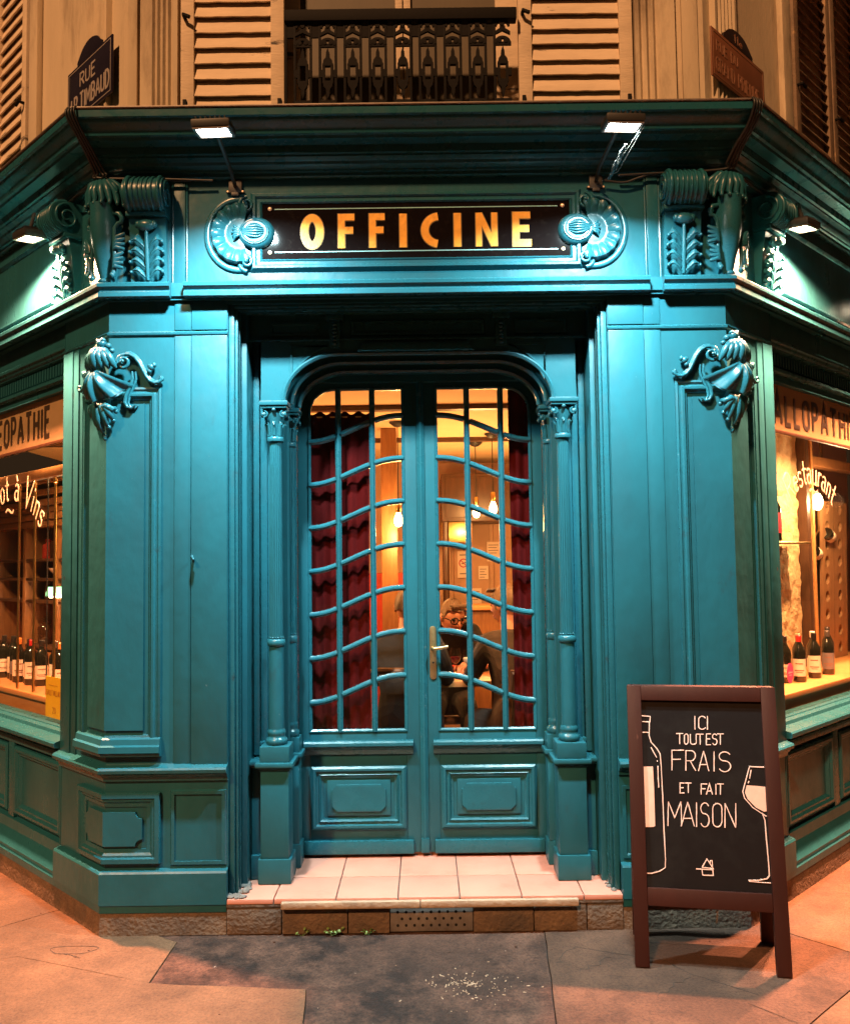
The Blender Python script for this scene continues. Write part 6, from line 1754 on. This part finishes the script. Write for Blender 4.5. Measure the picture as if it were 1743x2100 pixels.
# green shaded lamp
p = MLs(2.40, 0, -.80)
gl = thing('desk_lamp', 'green glowing glass desk lamp behind the left window', 'lamp', (p.x, p.y, .981))
Mx = lambda a, b_, c: Vector((p.x + a, p.y + b_, c))
MB().lathe([(.06, .981), (.06, .995), (.012, 1.01), (.010, 1.40)], 14, Mx).build('stand', 'brass', gl, smooth=50)
MB().sweep([(-.10, 0), (.10, 0)], [(.035, 1.40), (.040, 1.41), (.022, 1.452), (0, 1.462), (-.022, 1.452), (-.040, 1.41), (-.035, 1.40)], False, Mx).build('shade', 'green_shade', gl, smooth=40)
MB().tube([Mx(-.09, 0, 1.395), Mx(.09, 0, 1.395)], .011, 10).build('tube_bulb', 'globe', gl)
ld = bpy.data.lights.new('desk_bulb', 'POINT'); ld.energy = 16; ld.color = (1, .55, .25); ld.shadow_soft_size = .04
lo = bpy.data.objects.new('desk_bulb', ld); COL.objects.link(lo); lo.parent = gl; lo.location = (.06, -.10, .36)
# right: rough stone pier, wooden post, brass shelf, riddling rack
spr = thing('stone_pier', 'rough ochre stone pier behind the right window', 'pier', tuple(MRs(1.6, FZ, -.64)))
rs = random.Random(21)
def pier(u, v):
    s_ = .75 + 1.47 * u; z = FZ + (CZ - FZ - .002) * v
    return MRs(s_, z, -.60 + .007 * math.sin(s_ * 31 + z * 17) * math.sin(z * 41 - s_ * 13) + rs.uniform(-.004, .004) - (.014 if abs((z - FZ) % .62 - .31) > .30 else 0))
MB().grid(pier, 44, 90).build('stone_face', 'rubble', spr, smooth=50, recalc=False)
MB().box(.75, 2.22, FZ, CZ - .002, -.80, -.618, MRs).build('core', 'rubble', spr, smooth=0)
wp = thing('window_post', 'brown moulded wooden post between the stone pier and the riddling rack', 'post', tuple(MRs(2.15, FZ, -.55)))
MB().box(2.225, 2.285, FZ, CZ - .002, -.62, -.54, MRs, bev=.006).build('shaft', 'wood_dark', wp); MB().box(2.286, 2.345, FZ, CZ - .002, -.62, -.565, MRs, bev=.006).build('shaft', 'wood_warm', wp); MB().box(2.346, 2.378, FZ, CZ - .002, -.63, -.55, MRs, bev=.004).build('bead', 'wood_orange', wp)
MB().box(2.379, 3.5, 2.235, 2.30, -.66, -.56, MRs, bev=.005).build('head_beam', 'wood_warm', wp)
bs = thing('brass_shelf', 'narrow brass shelf on the stone pier carrying a red labelled bottle', 'shelf', tuple(MRs(1.7, 1.69, -.5)))
MB().box(1.15, 2.02, 1.686, 1.700, -.585, -.46, MRs, bev=.003).build('plate', 'brass', bs); MB().tube([MRs(1.15, 1.692, -.452), MRs(2.03, 1.692, -.452)], .008, 8).build('edge_tube', 'brass', bs)
jar(1.60, 1.7005, .062, .33, 'bottle_glass', 'dark stoppered bottle with red label on the brass shelf', MRs, -.52, 'label_red')
# riddling rack
rk = thing('riddling_rack', 'wooden riddling rack board with two columns of round holes', 'rack', tuple(MRs(2.9, ZR, -.62)))
RK = lambda u, v, h: MRs(2.556 + u, ZR + .0015 + v, -.625 + h + .03 * v)
HU = [.16, .40]; HVs = [.075 + .125 * i for i in range(9)]
RW_, RHt = .62, 1.13
def board_with_holes(u0, u1, hu):
    mb = MB(); bm = mb.bm
    lines = [0.0] + [(HVs[i] + HVs[i + 1]) / 2 for i in range(8)] + [RHt]
    for i, hv in enumerate(HVs):
        z0_, z1_ = lines[i], lines[i + 1]
        n = 20; ring = [(hu + .036 * math.cos(k * 2 * PI / n), hv + .040 * math.sin(k * 2 * PI / n)) for k in range(n)]
        outer = []
        for k in range(n):
            a = k * 2 * PI / n; dx_, dz_ = math.cos(a), math.sin(a)
            t_ = min(((u1 - hu) / dx_ if dx_ > 1e-6 else (u0 - hu) / dx_ if dx_ < -1e-6 else 1e9), ((z1_ - hv) / dz_ if dz_ > 1e-6 else (z0_ - hv) / dz_ if dz_ < -1e-6 else 1e9))
            outer.append((hu + dx_ * t_, hv + dz_ * t_))
        a_ = [bm.verts.new(RK(*q, .0)) for q in ring]; b2 = [bm.verts.new(RK(*q, .0)) for q in outer]; c_ = [bm.verts.new(RK(*q, -.035)) for q in ring]
        for k in range(n):
            k2 = (k + 1) % n
            # square off the corners
            oa, ob_ = outer[k], outer[k2]
            if abs(oa[0] - ob_[0]) > 1e-5 and abs(oa[1] - ob_[1]) > 1e-5:
                cu = u1 if max(oa[0], ob_[0]) > hu and (abs(oa[0] - u1) < 1e-5 or abs(ob_[0] - u1) < 1e-5) else u0
                cz = z1_ if (abs(oa[1] - z1_) < 1e-5 or abs(ob_[1] - z1_) < 1e-5) else z0_
                cv = bm.verts.new(RK(cu, cz, 0)); bm.faces.new((a_[k], b2[k], cv, b2[k2], a_[k2]))
            else:
                bm.faces.new((a_[k], b2[k], b2[k2], a_[k2]))
            bm.faces.new((a_[k], a_[k2], c_[k2], c_[k]))
    return mb
board_with_holes(.02, .278, HU[0]).build('board', 'wood_rack', rk, smooth=0, recalc=False)
board_with_holes(.282, .54, HU[1]).build('board', 'wood_rack', rk, smooth=0, recalc=False)
MB().box(.02, .54, 0, RHt, -.06, -.036, RK).build('back', 'wood_dark', rk, smooth=0)
for (hu, hv, lab) in [(HU[1] - .10, HVs[6] + .03, 'upper bottle stuck neck first in the riddling rack'), (HU[0] - .12, HVs[5] + .03, 'lower bottle stuck neck first in the riddling rack')]:
    base = RK(hu, hv, -.01); out = (RK(hu, hv, 1) - RK(hu, hv, 0)).normalized()
    d = ((_C - base).normalized() + Vector((-.30, 0, .30))).normalized()
    rb = thing('racked_bottle', lab, 'bottle', tuple(base), 'bottles in the riddling rack')
    a1 = d.orthogonal().normalized(); a2 = d.cross(a1)
    Mx = lambda a, b_, c: base + a1 * a + a2 * b_ + d * c
    MB().lathe([(.016, -.02), (.022, .02), (.040, .055), (.042, .07), (.042, .190), (.039, .197), (.030, .192), (.012, .165), (.001, .16)], 22, Mx).build('glass_body', 'bottle_glass', rb, smooth=45)
    MB().lathe([(.0425, .075), (.0432, .076), (.0432, .145), (.0425, .146)], 22, Mx).build('paper_label', 'paper', rb, smooth=45)
# globe lamp
p = MRs(2.50, 1.985, -.575)
gb = thing('globe_lamp', 'small glowing white globe lamp beside the wooden post in the right window', 'lamp', tuple(p))
MB().blob(p, (.036, .036, .062), 18, 12).build('globe', 'globe', gb, smooth=80)
MB().tube([p - Vector((0, 0, .06)), p - Vector((0, 0, .20)), MRs(2.385, 1.74, -.56)], .007, 8).build('stem', 'brass', gb)
ld = bpy.data.lights.new('globe_bulb', 'POINT'); ld.energy = 25; ld.color = (1, .60, .28); ld.shadow_soft_size = .05
lo = bpy.data.objects.new('globe_bulb', ld); COL.objects.link(lo); lo.parent = gb; lo.location = MRs(2.45, 1.985, -.42) - p
# back partition behind the rack
bp2 = thing('partition', 'pinkish panelled partition behind the riddling rack', 'partition', tuple(MRs(3.0, FZ, -1.1)))
MB().box(2.0, 4.6, FZ, CZ - .002, -1.15, -1.10, MRs).build('boarding', 'pink_wall', bp2, smooth=0)
for s_ in (2.9, 3.25, 3.6, 3.95): MB().box(s_, s_ + .05, FZ, CZ - .002, -1.0995, -1.08, MRs, bev=.004).build('batten', 'wood_warm', bp2)
# spotlights added out of sight behind the bands, two per window, to brighten bottles
for sd in (-1, 1):
    for s_, wh in ((.98, 'near the pilaster'), (1.95, 'farther along')):
        M = MS(sd); c = M(s_, 2.44, -.165)
        sp = thing('added_spotlight', 'small added unseen spotlight behind the lettered band of the ' + ('left' if sd < 0 else 'right') + ' window, ' + wh, 'lamp', tuple(M(s_, 2.50, -.145)), 'added window spotlights')
        MB().lathe([(.022, .0), (.027, .02), (.027, .055), (.022, .062)], 16, lambda a, b_, z: c + Vector((a, b_, z + .006))).build('can', 'lamp_case', sp, smooth=40)
        MB().lathe([(.020, .0), (.020, .003)], 16, lambda a, b_, z: c + Vector((a, b_, z + .001))).build('lens', 'lens_warm', sp, smooth=0)
        ld = bpy.data.lights.new('added_spot_bulb', 'SPOT'); ld.energy = 260; ld.color = (1, .55, .22); ld.spot_size = math.radians(150); ld.spot_blend = .8; ld.shadow_soft_size = .03
        lo = bpy.data.objects.new('added_spot_bulb', ld); COL.objects.link(lo); lo.parent = sp; lo.location = c - Vector((0, 0, .012)) - M(s_, 2.50, -.145)
